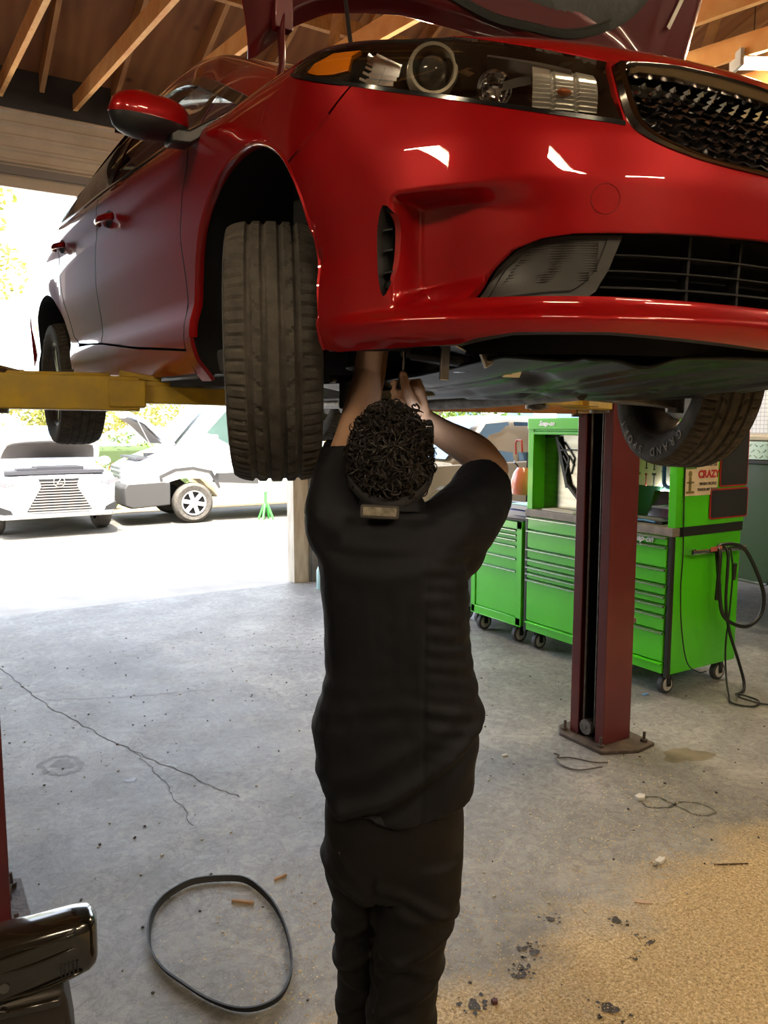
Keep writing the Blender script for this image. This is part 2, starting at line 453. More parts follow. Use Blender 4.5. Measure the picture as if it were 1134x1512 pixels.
# doors, sill, quarter
def side_panel(name,pts,**k): return panel(name,pts,sides='RL',step=.03,da=.03,**k)
dtop=lambda a0,a1,n=8:[(a0+(a1-a0)*i/n,zt_a(a0+(a1-a0)*i/n)) for i in range(n+1)]
A=a_of_y
fd=side_panel('front_door',[(2.012,.271),(2.537,.309),(3.046,.357),(3.056,.50),(3.050,.66),(3.02,.80),(2.995,zt_a(2.995))]+dtop(2.98,1.92,10)+[(1.934,.80),(1.978,.70),(2.003,.60),(2.005,.44)])
RA=[(3.60,.262),(3.645,.32)]+smooth_poly([(3.70,.42),(3.80,.54),(3.95,.628),(4.13,.665),(4.32,.64),(4.46,.56),(4.55,.44),(4.60,.32),(4.62,.25)],4)
rd=side_panel('rear_door',[(3.058,.357),(3.30,.370),(3.50,.385),(3.60,.42),(3.66,.52),(3.75,.64),(3.80,.75),(3.81,.85),(3.80,zt_a(3.80))]+dtop(3.79,3.006,8)+[(3.030,.80),(3.058,.66),(3.066,.50)])
side_panel('rear_quarter_panel',[(3.64,.27),(3.652,.32)]+RA[2:]+[(4.65,.22),(AMAX-.02,.25),(AMAX-.01,.6),(AMAX-.01,zt_a(AMAX)-.01)]+dtop(AMAX-.02,3.812,8)+[(3.821,.85),(3.811,.75),(3.762,.64),(3.672,.52),(3.612,.42),(3.50,.376),(3.52,.30)])
side_panel('side_sill',[(1.955,.18),(1.94,.20)]+[(2.0,.19),(2.6,.22),(3.2,.245),(3.62,.265),(3.50,.368),(3.30,.361),(3.058,.349),(2.537,.301),(2.02,.262),(1.958,.262)][0:0]+[(2.62,.20),(3.40,.235),(3.62,.255),(3.505,.367),(3.30,.362),(3.052,.349),(2.537,.301),(2.006,.263),(2.006,.182)],skirt=.03)
for sg in(1,-1):
    mb=MB(); rings=[]
    for a,z in RA:
        p=V(P0(a,z)); rings.append([((p.x+.01)*sg,p.y,p.z),((p.x+.25)*sg,p.y,p.z+.01)])
    mb.loft(rings,closed=False,cap=False); mb.bb((-.64*sg,2.2,.25),(-.62*sg,3.2,.8)); obj('rear_wheel_liner',mb,BLKM,car)
    # underside dark floor + sill return
mb=MB(); mb.bb((-.80,.42,.20),(.80,3.5,.27)); mb.bb((-.45,-.3,.22),(.45,.5,.30))
mb.bb((-.12,.5,.14),(.12,3.0,.20)); mb.bb((-.70,.5,.165),(-.64,2.3,.21)); mb.bb((.64,.5,.165),(.70,2.3,.21))
obj('underbody',mb,mat('underbody_grey',(.06,.06,.06),.6,var=.3),car,bevel=.01)
mb=MB(); mb.tube(catmull([(.1,-.1,.16),(.12,.6,.13),(.15,1.6,.13),(.3,2.3,.14),(.45,3.2,.16)],6),.028); mb.cyl((.12,.8,.13),(.13,1.3,.13),.07); obj('exhaust_pipe',mb,STEEL,car)
# inner body to close gaps
mb=MB()
rings=[]
for a in [k*.06 for k in range(int(AMAX/.06))]:
    if 1.10<a<2.0 or 3.55<a<4.7 or a<1.0: continue
rings=[[V(P0(a,z))+V((.035,0,0)) for z in (.24,.35,.5,.65,.8,.86)] for a in [2.0+.05*k for k in range(31)]]
for sg in(1,-1):
    mb=MB(); mb.loft([[(p.x*sg,p.y,p.z) for p in r] for r in rings],closed=False,cap=False); obj('door_inner',mb,BLKM,car)
# tail
mb=MB()
def tailr(y,sc,dz=0):
    w=.80*sc; return [(x*w,y,z) for x,z in((-1,.3),(-1.02,.6),(-.98,.95-dz),(-.6,1.02-dz),(0,1.04-dz),(.6,1.02-dz),(.98,.95-dz),(1.02,.6),(1,.3))]
mb.loft([tailr(3.58,1.03,.05),tailr(3.68,.98,.07),tailr(3.72,.9,.12)]); obj('rear_bumper',mb,PAINT,car,smooth=60)
# ---- greenhouse ----
RAIL=[(.02,-.765,.862),(.14,-.752,.905),(.30,-.725,.99),(.5,-.69,1.085),(.7,-.655,1.175),(.95,-.62,1.275),(1.25,-.592,1.355),(1.6,-.578,1.395),(2.0,-.575,1.395),(2.4,-.585,1.355),(2.8,-.61,1.27),(3.1,-.64,1.17),(3.35,-.68,1.05),(3.45,-.70,1.0)]
RC=catmull([(x,y,z) for y,x,z in RAIL],6)
def rail(y):
    for p,q in zip(RC,RC[1:]):
        if y<=q.y: t=(y-p.y)/(q.y-p.y+1e-9); return p+(q-p)*clamp(t)
    return RC[-1].copy()
def beltp(y):
    a=a_of_y(y); z=zt_a(a); p=V(P0(a,z-.004)); p.x+=.006; return p
def gh(y,t):   # t 0 belt ..1 rail, slightly convex
    b=beltp(y); r=rail(y); p=b.lerp(r,t); h=max(r.z-b.z,0)
    p.x-=.03*math.sin(PI*t)*min(1,h/.4); return p
for sg in(1,-1):
    # cant rail + A pillar: red band outside the glass
    mb=MB(); ys=[.02+.04*k for k in range(86)]
    rings=[]
    for y in ys:
        r=rail(y); h=max(r.z-beltp(y).z,.001); tw=min(.070/max(h,.06),.75)
        g=gh(y,1-tw); inn=V((.055,.02,.025)) if y<1.1 else V((.07,0,.02)); 
        top=r+V((.03,0,.02)); ins=r+V((.075,-.01 if y<1.0 else 0,.018))
        rings.append([(p.x*sg,p.y,p.z) for p in (g,g.lerp(r,.5)+V((-.006,0,.002)),r+V((-.002,0,.004)),top,ins,r+V((.07,.02,-.02)))])
    mb.loft(rings,closed=False,cap=False); obj('roof_rail',mb,PAINT,car,smooth=70)
    # black frame inside rail and belt trim
    mb=MB(); rings=[]
    for y in [.20+.04*k for k in range(76)]:
        r=rail(y); h=max(r.z-beltp(y).z,.02); tw=min(.070/max(h,.06),.75); t2=max(0,1-tw-.032/h)
        rings.append([(p.x*sg,p.y,p.z) for p in (gh(y,1-tw)+V((-.003,0,0)),gh(y,t2)+V((-.003,0,0)),gh(y,t2)+V((.015,0,0)))])
    mb.loft(rings,closed=False,cap=False); obj('window_frame',mb,BLKG,car,smooth=70)
    mb=MB(); rings=[]
    for y in [.22+.05*k for k in range(60)]:
        b=beltp(y); rings.append([(p.x*sg,p.y,p.z) for p in (b+V((-.008,0,-.004)),b+V((-.009,0,.006)),b+V((-.002,0,.014)),b+V((.01,0,.01)))])
    mb.loft(rings,closed=False,cap=False); obj('belt_moulding',mb,CHROME,car,smooth=70)
    for nm,y0,y1 in(('quarter_window',.24,.52),('front_door_window',.56,1.50),('rear_door_window',1.58,2.55),('rear_quarter_window',2.62,3.1)):
        mb=MB(); n=14; rings=[]
        for k in range(n+1):
            y=y0+(y1-y0)*k/n; r=rail(y); h=max(r.z-beltp(y).z,.02); tw=min(.085/max(h,.06),.85)
            rings.append([(lambda p:(p.x*sg,p.y,p.z))(gh(y,.02+(1-tw-.02)*j/6)+V((.006,0,0))) for j in range(7)])
        mb.loft(rings,closed=False,cap=False); obj(nm,mb,GLASS,car,smooth=70)
    for y0,y1 in((.515,.565),(1.49,1.59),(2.54,2.63)):
        mb=MB(); rings=[]
        for k in range(3):
            y=y0+(y1-y0)*k/2
            rings.append([(lambda p:(p.x*sg,p.y,p.z))(gh(y,j/6*.95)+V((.002,0,0))) for j in range(7)])
        mb.loft(rings,closed=False,cap=False); obj('door_pillar',mb,BLKG,car,smooth=70)
def roofp(y,u):
    r=rail(y); x=(r.x+.07)*(-u); z=r.z+.018+.05*(1-u*u); return (x,y-.03*(1-u*u)*0,z)
mb=MB(); mb.loft([[roofp(y,-1+2*j/16) for j in range(17)] for y in [.98+.1*k for k in range(17)]],closed=False,cap=False); obj('roof',mb,PAINT,car,smooth=80)
mb=MB(); rings=[]
for k in range(13):
    t=k/12; y=.10+.90*t; rings.append([(lambda r,u:( (r.x+.07)*(-u),y-.16*(1-u*u)*(1-t)-.02*(1-u*u),r.z+.012+.045*(1-u*u)))(rail(y),-1+2*j/16) for j in range(17)])
mb.loft(rings,closed=False,cap=False); obj('windshield',mb,GLASS,car,smooth=80)
mb=MB(); rings=[]
for k in range(11):
    t=k/10; y=2.6+.85*t; rings.append([(lambda r,u:((r.x+.07)*(-u),y,r.z+.012+.05*(1-u*u)))(rail(y),-1+2*j/12) for j in range(13)])
mb.loft(rings,closed=False,cap=False); obj('rear_window',mb,GLASS,car,smooth=80)
mb=MB(); mb.bb((-.66,.95,.55),(-.16,1.45,.75)); mb.bb((-.64,1.35,.6),(-.18,1.5,1.15)); seat2=MB().bb((.16,.95,.55),(.66,1.45,.75)).bb((.18,1.35,.6),(.64,1.5,1.15)); obj('front_seat',seat2,mat('interior_dark',(.03,.03,.032),.8),car,bevel=.04); obj('rear_seat',MB().bb((-.66,2.2,.6),(.66,2.4,1.12)),mat('interior_dark',(.03,.03,.032),.8),car,bevel=.04); obj('dashboard',MB().bb((-.70,.42,.62),(.70,.6,.88)),mat('interior_dark',(.03,.03,.032),.8),car,bevel=.04)
obj('front_seat',mb,mat('interior_dark',(.03,.03,.032),.8),car,bevel=.04)
mb=MB(); mb.loft([[(x,.13+.02*abs(x)-.17*(1-(x/.75)**2),.855+.03*(1-(x/.75)**2)) for x in [-.75+.1*k for k in range(16)]],[(x,-.03+.03*abs(x)-.17*(1-(x/.75)**2),.835) for x in [-.75+.1*k for k in range(16)]]],closed=False,cap=False)
mb.bb((-.74,-.02,.55),(.74,.10,.80)); obj('cowl_panel',mb,BLKM,car)
# engine block & bay
mb=MB(); mb.bb((-.30,-.55,.35),(.28,-.1,.72)); mb.bb((-.60,-.50,.42),(-.38,-.12,.70)); mb.bb((-.55,-.66,.30),(.55,-.60,.66)); obj('engine_block',mb,mat('engine_dark',(.035,.035,.036),.55),car,bevel=.02)
def PP(a,z,d=0.):
    n=PN(a,z); p=P0(a,z); return V([p[i]-n[i]*d for i in range(3)])
def mirx(mb):
    m=MB(); m.add([(-v[0],v[1],v[2]) for v in mb.v],[f[::-1] for f in mb.f]); m.m=list(mb.m); return m
def both(name,mb,m,parent=car,par2=None,**k):
    a=obj(name,mb,m,parent,**k); b=obj(name,mirx(mb),m,par2 or parent,**k); return a,b
# ---- headlamps ----
LP=[p for p in LAMPLOW]+[(.562,.655),(.568,.714)]+[(a,z-(.002 if a<.96 else 0)) for a,z in LAMPTOP[1:-1]]
hl=panel('headlamp_lens',LP,sides='RL',step=.016,skirt=.02,m=LENS,push=-.001)
hlR,hlL=hl
for o in hl: o.name='headlamp'; 
mb=MB()
hb=mat('headlamp_black',(.030,.026,.020),.16,.3)
LO=densify(LP,.03)
cen=(sum(p[0] for p in LO)/len(LO),sum(p[1] for p in LO)/len(LO))
def lamp_in(a,z,d,k=.93): return PP(cen[0]+(a-cen[0])*k,cen[1]+(z-cen[1])*k,d)
rings=[[lamp_in(a,z,.006,1.0) for a,z in LO],[lamp_in(a,z,.03,.97) for a,z in LO],[lamp_in(a,z,.085,.86) for a,z in LO],[lamp_in(a,z,.10,.5) for a,z in LO],[lamp_in(a,z,.10,.02) for a,z in LO]]
mb.loft(rings,cap=False); both('lamp_housing',mb,hb,hlR,hlL)
# amber side reflector
mb=MB()
am=[(1.247,.79),(1.232,.812),(1.19,.826),(1.140,.832),(1.118,.80),(1.112,.757),(1.15,.757),(1.20,.768)]
mb.loft([[PP(a,z,.016) for a,z in am],[PP(a,z,.026) for a,z in am]]); both('amber_reflector',mb,AMBER,hlR,hlL,bevel=.002)
mb=MB(); fl2=[]
for k in range(9):   # chrome fluted arc between amber and projector
    t=k/8; a=1.085-.02*math.sin(t*PI); z=.722+.095*t
    c=PP(a,z,.030); d=PP(a-.05,z,.052)
    mb.beam(c,d,.010,.011); mb.beam(PP(a+.012,z+.005,.024),c,.010,.005)
mb.loft([[PP(1.09-.02*math.sin(t/8*PI)+w,.715+.105*t/8,.034+.02*(1-abs(w)/.03)) for w in(-.03,-.01,.01)] for t in range(9)],closed=False,cap=False)
both('fluted_reflector',mb,CHROME,hlR,hlL,smooth=30)
# projector
def lookring(c,n,prof,N=36):
    mb=MB(); n=V(n).normalized(); x=n.cross(V((0,0,1))).normalized(); y=n.cross(x)
    rings=[]
    for k in range(N+1):
        t=2*PI*k/N; e=x*math.cos(t)+y*math.sin(t); rings.append([c+e*r+n*h for r,h in prof])
    return mb.loft(rings,closed=False,cap=False)
pn=V((-.50,-.86,-.05)); pc=V((-.716,-.455,.742))
mb=lookring(pc+V((0,0,0)),pn,[(.050,-.02),(.049,.014),(.046,.019),(.040,.018),(.037,.004),(.033,-.01)]); both('projector_bezel',mb,mat('bezel_cream',(.62,.56,.44),.18,.4,1.),hlR,hlL,smooth=50)
mb=lookring(pc,pn,[(.0001,.020),(.011,.0185),(.021,.013),(.028,.004),(.033,-.008),(.033,-.02)]); both('projector_lens',mb,mat('projector_glass',(.06,.058,.05),.04,.0,1.),hlR,hlL,smooth=80)
# swept bezel shelf, high beam reflector
mb=MB(); mb.loft([[PP(a,z-.012,.02),PP(a,z-.018,.02),PP(a,z-.018,.07),PP(a,z-.012,.075)] for a,z in LAMPTOP[2:9]]); both('lamp_bezel',mb,mat('satin_grey',(.16,.155,.145),.3,.6),hlR,hlL)
hc=PP(.80,.715,.062); hn=V((-.38,-.92,.0))
mb=lookring(hc,hn,[(.034,.012),(.033,.0),(.022,-.016),(.008,-.02),(.0001,-.02)]); 
for k in range(10):
    t=2*PI*k/10; mb.box(hc+V((math.cos(t)*.020,-.004,math.sin(t)*.02)),(.008,.006,.008))
both('high_beam_reflector',mb,CHROME,hlR,hlL,smooth=40)
mb=MB(); mb.loft([[PP(.775-.03*k,.683+.006*k,.03),PP(.775-.03*k,.712+.006*k,.055),PP(.775-.03*k,.72+.006*k,.05)] for k in range(3)]); both('lamp_divider',mb,mat('satin_grey',(.16,.155,.145),.3,.6),hlR,hlL)
# ribbed turn signal
mb=MB(); n=22; rings=[]
for i in range(n+1):
    t=i/n; a=.715-.125*t; lo=.643-.012*t; hi=.742-.020*t
    rings.append([PP(a,lo+(hi-lo)*j/24,.030-.012*math.sin(PI*j/24)+(.0028 if j%2 else 0)+(.004 if i in(7,15) else 0)) for j in range(25)])
mb.loft(rings,closed=False,cap=False)
m_turn,nt,b=new_mat('ribbed_clear_lens'); b.inputs['Base Color'].default_value=(.62,.60,.54,1); b.inputs['Roughness'].default_value=.18; b.inputs['Metallic'].default_value=.55; b.inputs['Coat Weight'].default_value=1
both('turn_signal',mb,m_turn,hlR,hlL,smooth=25)
mb=MB(); mb.sphere(PP(.655,.664,.018),(.016,.01,.006)); both('signal_bulb',mb,mat('signal_orange',(.45,.12,.03),.3),hlR,hlL)
# black seal under lamp
mb=MB()
for sg in(1,): mb.loft([[PP(a,z-.001,-.0015),PP(a,z+.006,-.003),PP(a,z+.006,.01),PP(a,z-.001,.01)] for a,z in LAMPLOW]); 
both('lamp_seal',mb,BLKG,hlR,hlL)
# tow eye cap: thin circular groove
mb=MB(); c0=(.583,.466); mb.loft([[PP(c0[0]+.026*math.cos(t)*r,c0[1]+.0255*math.sin(t)*r,d) for r,d in((1.03,.001),(1.0,-.0012),(.965,.001))] for t in [2*PI*k/32 for k in range(33)]],closed=False,cap=False)
obj('tow_eye_cap',mb,mat('gap_red',(.16,.004,.006),.4),bumper,smooth=60)
# ---- grille ----
def sym(poly): return [(a,z) for a,z in poly]
ring=panel('grille_surround',[(a,z+ (0)) for a,z in GROUT],[[(a+(.00 if a>1e-6 else .0),z) for a,z in GRIN]],sides='B',m=DCHROME,skirt=.02,push=.001,step=.012)[0] if False else None
mb=MB()
def bandloop(o,i):
    k=len(i); rings=[]
    return
def surround(sg):
    rings=[]; n=40
    O=resample(GROUT,60); I=resample(GRIN,60)
    for (a,z),(b,y) in zip(O,I):
        p=PP(a,z,.006); q=PP((a*2+b)/3,(z*2+y)/3,-.006); r=PP((a+2*b)/3,(z+2*y)/3,-.004); s=PP(b,y,.006); t=PP(b,y,.022)
        rings.append([(v.x*sg,v.y,v.z) for v in (p,q,r,s,t)])
    return rings
def resample(P,n):
    L=[0]
    for a,b in zip(P,P[1:]): L.append(L[-1]+math.hypot(a[0]-b[0],a[1]-b[1]))
    o=[]
    for k in range(n+1):
        s=L[-1]*k/n; i=0
        while i<len(L)-2 and L[i+1]<s: i+=1
        t=(s-L[i])/(L[i+1]-L[i]+1e-9); o.append((P[i][0]+(P[i+1][0]-P[i][0])*t,P[i][1]+(P[i+1][1]-P[i][1])*t))
    return o
mb.loft(surround(1),closed=False,cap=False); mb.loft(surround(-1),closed=False,cap=False)
grille=obj('grille',MB().loft([[(p.x*s,p.y,p.z) for p in (PP(abs(a),z1,dd) for z1,dd in((.515,.02),(.53,.07),(.60,.07),(.66,.07),(.72,.07),(.735,.05),(.725,.012)))] for s,a in [(1 if k<=0 else -1,k*.06) for k in range(-11,12)]],closed=False,cap=False),BLKG,car)
obj('grille_surround',mb,DCHROME,grille,smooth=50)
mb=MB(); mt=MB()
row=0; z=.538
while z<.705:
    k=0
    while True:
        a=.008+.034*k+(.017 if row%2 else 0); k+=1
        if a>.56: break
        if not inpoly(a,z,GRIN+[(0,.6)]) or not inpoly(a+.02,z,GRIN): continue
        for sg in(1,-1):
            c=PP(a,z,.024); l=PP(a+.010,z+.001,.034); r=PP(max(a-.010,-.02),z+.001,.034); tt=PP(a,z+.005,.036); bb=PP(a,z-.004,.034)
            vs=[(v.x*sg,v.y,v.z) for v in(c,l,tt,r,bb)]; mb.add(vs,[(0,1,2),(0,2,3),(0,3,4),(0,4,1)])
    row+=1; z+=.0165
obj('grille_studs',mb,mat('stud_chrome',(.6,.6,.6),.12,1.),grille,smooth=0,recalc=False)
mb=MB()
for r in range(9):
    z0=.530+.0185*r*1.08
    for sg in(1,-1):
        mb.loft([[ (p.x*sg,p.y,p.z) for p in(PP(a,z0+.004*math.sin(a*130),.045),PP(a,z0+.004+.004*math.sin(a*130),.045),PP(a,z0+.004+.004*math.sin(a*130),.06))] for a in [k*.012 for k in range(46)]])
obj('grille_mesh',mb,BLKG,grille,smooth=40)
# ---- lower intake ----
low=obj('lower_intake',MB().loft([[(p.x*s,p.y,p.z) for p in (PP(abs(a),z1,.10) for z1 in(.27,.34,.40,.44))] for s,a in [(1 if k<=0 else -1,k*.06) for k in range(-14,15)]],closed=False,cap=False),BLKM,car)
mb=MB()
for zz in(.322,.350,.378):
    for sg in(1,-1): mb.loft([[(p.x*sg,p.y,p.z) for p in(PP(a,zz,.040),PP(a,zz+.0025,.040),PP(a,zz+.003,.085),PP(a,zz-.001,.085))] for a in [k*.03 for k in range(20)]])
for a in(.12,.25,.38):
    for sg in(1,-1): mb.loft([[(p.x*sg,p.y,p.z) for p in(PP(a-.003,zz,.045),PP(a+.003,zz,.045),PP(a+.003,zz,.07),PP(a-.003,zz,.07))] for zz in(.29,.34,.38,.42)])
obj('intake_slats',mb,BLKM,low)
PL=[(.818,.3025),(.795,.345),(.743,.386),(.691,.402),(.632,.408),(.540,.409),(.562,.350),(.584,.315),(.602,.3025)]
plate=panel('intake_blanking_plate',smooth_poly(PL[:5],3)+PL[5:],sides='RL',m=mat('grained_plastic',(.026,.025,.022),.5),skirt=.03,push=-.020,step=.02)
PI_=[(.795,.3115),(.776,.345),(.732,.378),(.691,.394),(.570,.400),(.588,.350),(.607,.326),(.633,.3125)]
for o,sg in zip(plate,(1,-1)):
    mb=MB(); q=resample(PI_+[PI_[0]],60)
    mb.loft([[(p.x*sg,p.y,p.z) for p in(PP(a,z,.0185),PP(a-.002,z+.003,.0175),PP(a-.004,z+.005,.0235))] for a,z in q],closed=False,cap=False)
    obj('plate_groove',mb,BLKM,o)
    mb=MB()
    for k in range(16):
        z=.330+.0042*k; lo=.60 if z<.345 else .585; hi=.775-(z-.33)*1.1
        mb.loft([[(p.x*sg,p.y,p.z) for p in(PP(a,z,.0196),PP(a,z+.0014,.0180),PP(a,z+.0028,.0196))] for a in (lo,(lo+hi)/2,hi)])
    obj('plate_ribs',mb,mat('rib_plastic',(.03,.028,.024),.5),o,smooth=0)
# ---- bumper vent ----
mb=MB(); VP=VENT
mb.loft([[PP(a,z,.0) for a,z in VP],[PP(a-.008,z,.05) for a,z in VP],[PP(.985,.4,.06) for a,z in VP]],cap=False); vR,vL=both('air_curtain_vent',mb,mat('vent_plastic',(.022,.022,.022),.4))
mb=MB()
for z in(.355,.395,.432): mb.loft([[PP(1.007-.010,z,.004),PP(1.007-.010,z+.003,.004),PP(1.0,z+.003,.04),PP(1.0,z,.04)],[PP(.974,z+.002,.006),PP(.974,z+.005,.006),PP(.974,z+.005,.04),PP(.974,z+.002,.04)]])
both('vent_fins',mb,BLK,vR,vL)
# ---- lips under the bumper ----
mb=MB()
sec=[(0,.222),(.2,.223),(.4,.232),(.567,.240),(.733,.239),(.80,.229),(.84,.221)]
for sg in(1,-1): mb.loft([[(p.x*sg,p.y,p.z) for p in(PP(a,z,.002),PP(a,z-.012,.010),PP(a,z-.026,.05),PP(a,z-.03,.10),PP(a,z-.01,.10))] for a,z in resample(sec,24)])
obj('lower_lip',mb,BLK,car,smooth=50)
mb=MB()
for sg in(1,-1): mb.loft([[(p.x*sg,p.y,p.z) for p in(PP(a,.222,.004),PP(a,.212,.008),PP(a,.210,.05),PP(a,.216,.05))] for a in [.84+.03*k for k in range(12)]])
obj('lip_return',mb,mat('lip_grey',(.12,.11,.10),.4,.4),car,smooth=50)
# ---- undertray ----
mb=MB(); nx,ny=150,56; rings=[]
def trayz(x,y):
    z=.208-.052*sst(-.85,-.05,y)
    for xr,s in((-.46,1),(-.30,-1),(-.16,1),(-.03,-1),(.10,1),(.24,-1),(.37,1),(.50,-1)):
        z+=s*.009*math.exp(-((x-xr-.05*y)/.011)**2)*sst(-.78,-.70,y-.3*x*x)*sst(.22,.15,y)
    z-=.014*math.exp(-((x-.0)/.03)**2)+.018*math.exp(-((x+.33-.1*y)/.035)**2)+.012*math.exp(-((x-.33+.1*y)/.035)**2)
    z+=.014*(math.exp(-(((x+.42)/.06)**2+((y+.45)/.05)**2)**2)+math.exp(-(((x-.12)/.10)**2+((y+.35)/.04)**2)**2)+math.exp(-(((x+.05)/.07)**2+((y+.05)/.05)**2)**2)+math.exp(-(((x-.48)/.10)**2+((y+.3)/.05)**2)**2))
    z+=.008*math.exp(-((y+.22+.1*x)/.02)**2)*(1 if abs(x)<.3 else .3)
    return z+.02*sst(.5,.62,abs(x))
for j in range(ny+1):
    t=j/ny; 
    y=-.80+1.05*t; w=.60 if y>-.45 else .60-.0*(y)
    row=[]
    for i in range(nx+1):
        x=-w+2*w*i/nx; yf=-.85+.30*(abs(x)/.6)**2.6; yy=max(yf,y) if True else y
        yy=yf+(0.25-yf+.05*math.cos(x*9))*t
        row.append((x,yy,trayz(x,yy)))
    rings.append(row)
mb.loft(rings,closed=False,cap=False)
tray=obj('undertray',mb,TRAY,car,smooth=60); md=tray.modifiers.new('s','SOLIDIFY'); md.thickness=.006
mb=MB()
for x,y in((-.5,-.45),(-.2,-.72),(.15,-.72),(.5,-.5),(-.45,.1),(.4,.18),(0,.2),(-.25,-.2),(.27,-.15)): mb.cyl((x,y,trayz(x,y)-.006),(x,y,trayz(x,y)+.01),.011,10)
obj('tray_bolts',mb,STEEL,tray)
# suspension & the bits showing right of the near wheel
mb=MB()
mb.beam((-.62,-.02,.13),(-.30,.05,.16),.07,.03); mb.beam((-.62,-.02,.13),(-.32,.32,.17),.05,.03); mb.cyl((-.64,-.02,.10),(-.64,-.02,.17),.03)
mb.cyl((-.60,.02,.2),(-.52,.06,.62),.028); mb.cyl((-.62,.13,.18),(-.25,.16,.19),.011)
m2=mirx(mb); obj('suspension_arm',mb,STEEL,car,bevel=.004); obj('suspension_arm',m2,STEEL,car,bevel=.004)
mb=MB(); mb.box((-.0,.12,.19),(.84,.16,.05)); mb.box((-.40,.20,.19),(.12,.36,.05)); mb.box((.40,.20,.19),(.12,.36,.05)); obj('subframe',mb,mat('subframe_grey',(.13,.13,.125),.5,.4,var=.3),car,bevel=.01)
mb=MB(); mb.cyl((-.56,-.40,.30),(-.44,-.36,.30),.040,20); mb.cyl((-.60,-.415,.30),(-.56,-.40,.30),.045,20)
obj('belt_pulley',mb,ALU,car)
mb=MB(); mb.tube(catmull([(-.66,-.32,.22),(-.60,-.40,.205),(-.52,-.46,.20),(-.45,-.50,.22)],5),.014); mb.tube(catmull([(-.60,-.20,.24),(-.52,-.34,.22),(-.46,-.42,.23)],5),.02); obj('coolant_hose',mb,BLK,car)
mb=MB(); mb.box((-.66,-.44,.215),(.022,.006,.11),M.Rotation(.05,3,'Y')); mb.box((-.60,-.50,.225),(.045,.006,.07),M.Rotation(-.5,3,'Y')); mb.box((-.60,-.42,.22),(.14,.05,.006),M.Rotation(.35,3,'Y')); mb.box((-.53,-.36,.185),(.10,.04,.008),M.Rotation(.5,3,'Z')); mb.box((-.48,-.44,.20),(.05,.03,.05),M.Rotation(.5,3,'X')); mb.cyl((-.50,-.40,.21),(-.46,-.40,.21),.018)
obj('bracket',mb,ALU,car,bevel=.002)
# ---- mirrors ----
MXC=(-1.005,.42,.852)
def mring(u,sc):  # u along x across width
    w=.108
    return None
def mirror_shell(z0,z1,grow=0.):
    mb=MB(); rings=[]
    for k in range(17):
        t=-1+2*k/16; x=MXC[0]+t*(.110+grow); e=max(1-abs(t)**3.2,0)**.5
        ring=[]
        for j in range(20):
            s=2*PI*j/20; cy_,sz=math.cos(s),math.sin(s)
            sy=abs(cy_)**.8*(1 if cy_>0 else -1); szz=abs(sz)**.8*(1 if sz>0 else -1)
            h=.053+.004*(t<0)
            y=MXC[1]-.01+(.055+grow)*sy*e*(1 if cy_<0 else .75)+.015*t; z=MXC[2]+(h+grow)*szz*e+.006*t
            ring.append((x,y,min(max(z,z0),z1)))
        rings.append(ring)
    return mb.loft(rings)
mcap=both('door_mirror',mirror_shell(MXC[2]-.012,9,.002),PAINT,smooth=60)
mlow=both('mirror_lower',mirror_shell(-9,MXC[2]-.010,0),BLK,par2=mcap[1],parent=mcap[0],smooth=60)
mb=MB(); mb.loft([[(x,y+yy,z+zz) for yy,zz in((-.03,-.022),(.03,-.022),(.035,.012),(-.03,.016))] for x,y,z in((-.96,.41,.815),(-.91,.40,.815),(-.865,.40,.845),(-.83,.40,.865))]); both('mirror_arm',mb,BLK,parent=mcap[0],par2=mcap[1],bevel=.006)
mb=MB(); mb.loft([[(-.92+.01*t,.364+.004*t,.874+t*.002) for t in (0,1)],[(-1.10,.355,.872),(-1.10,.357,.876)]],closed=False,cap=False)
mb=MB(); mb.prism([(-1.085,.812),(-.93,.812),(-.925,.888),(-1.08,.888)],.448,.455,'Y'); both('mirror_glass',mb,CHROME,parent=mcap[0],par2=mcap[1])
# ---- door handles ----
for yc,zc in((1.38,.79),(2.26,.835)):
    mb=MB()
    pts=[]
    for k in range(9):
        t=k/8; y=yc-.10+.2*t; a=A(y); p=PP(a,zc+.01*t,-.008-.030*math.sin(PI*t)**.6); pts.append(p)
    mb.tube(pts,.013,10,flat=(.6,1)); both('door_handle',mb,PAINT,smooth=60)
    mb=MB(); mb.loft([[PP(A(yc-.02+.055*math.cos(s)*k),zc+.004+.03*math.sin(s)*k,.0-.001) for k in(1,.5,.05)] for s in [2*PI*i/20 for i in range(21)]],closed=False,cap=False); both('handle_recess',mb,BLKM)
# ---- hood ----
ah=math.radians(72); H0=V((0,.28,1.0)); HU=V((0,-math.cos(ah),math.sin(ah))); HN=V((0,-math.sin(ah),-math.cos(ah))) # HN: underside normal
BOW=[(-.86,-.01),(-.80,0),(-.75,.012),(-.65,.108),(-.54,.171),(-.42,.202),(-.29,.229),(-.09,.240),(.09,.240),(.29,.229),(.42,.202),(.54,.171),(.65,.108),(.75,.012),(.80,0)]
def hw(s): return .765+.10*sst(.0,.35,s)-.10*sst(.5,1.15,s)
def hp(x,s,d=0.): return H0+V((x,0,0))+HU*s+HN*(d-.07*(1-(x/.85)**2))
def hoodpt(u,v,d=0):
    s=None; 
    # x depends on s only weakly
    s=.15
    for _ in range(4):
        x=u*hw(s); s=lut(BOW,clamp(abs(x),0,.80))*(1-v)+v*(1.20-.10*abs(u)**3)
    return x,s
mb=MB(); NU,NV=40,24
rings=[]
for i in range(NV+1):
    v=i/NV; rings.append([hp(*hoodpt(-1+2*j/NU,v),-.035) for j in range(NU+1)])
mb.loft(rings,closed=False,cap=False)
hood=obj('hood',mb,PAINT,car,smooth=70); md=hood.modifiers.new('s','SOLIDIFY'); md.thickness=.004
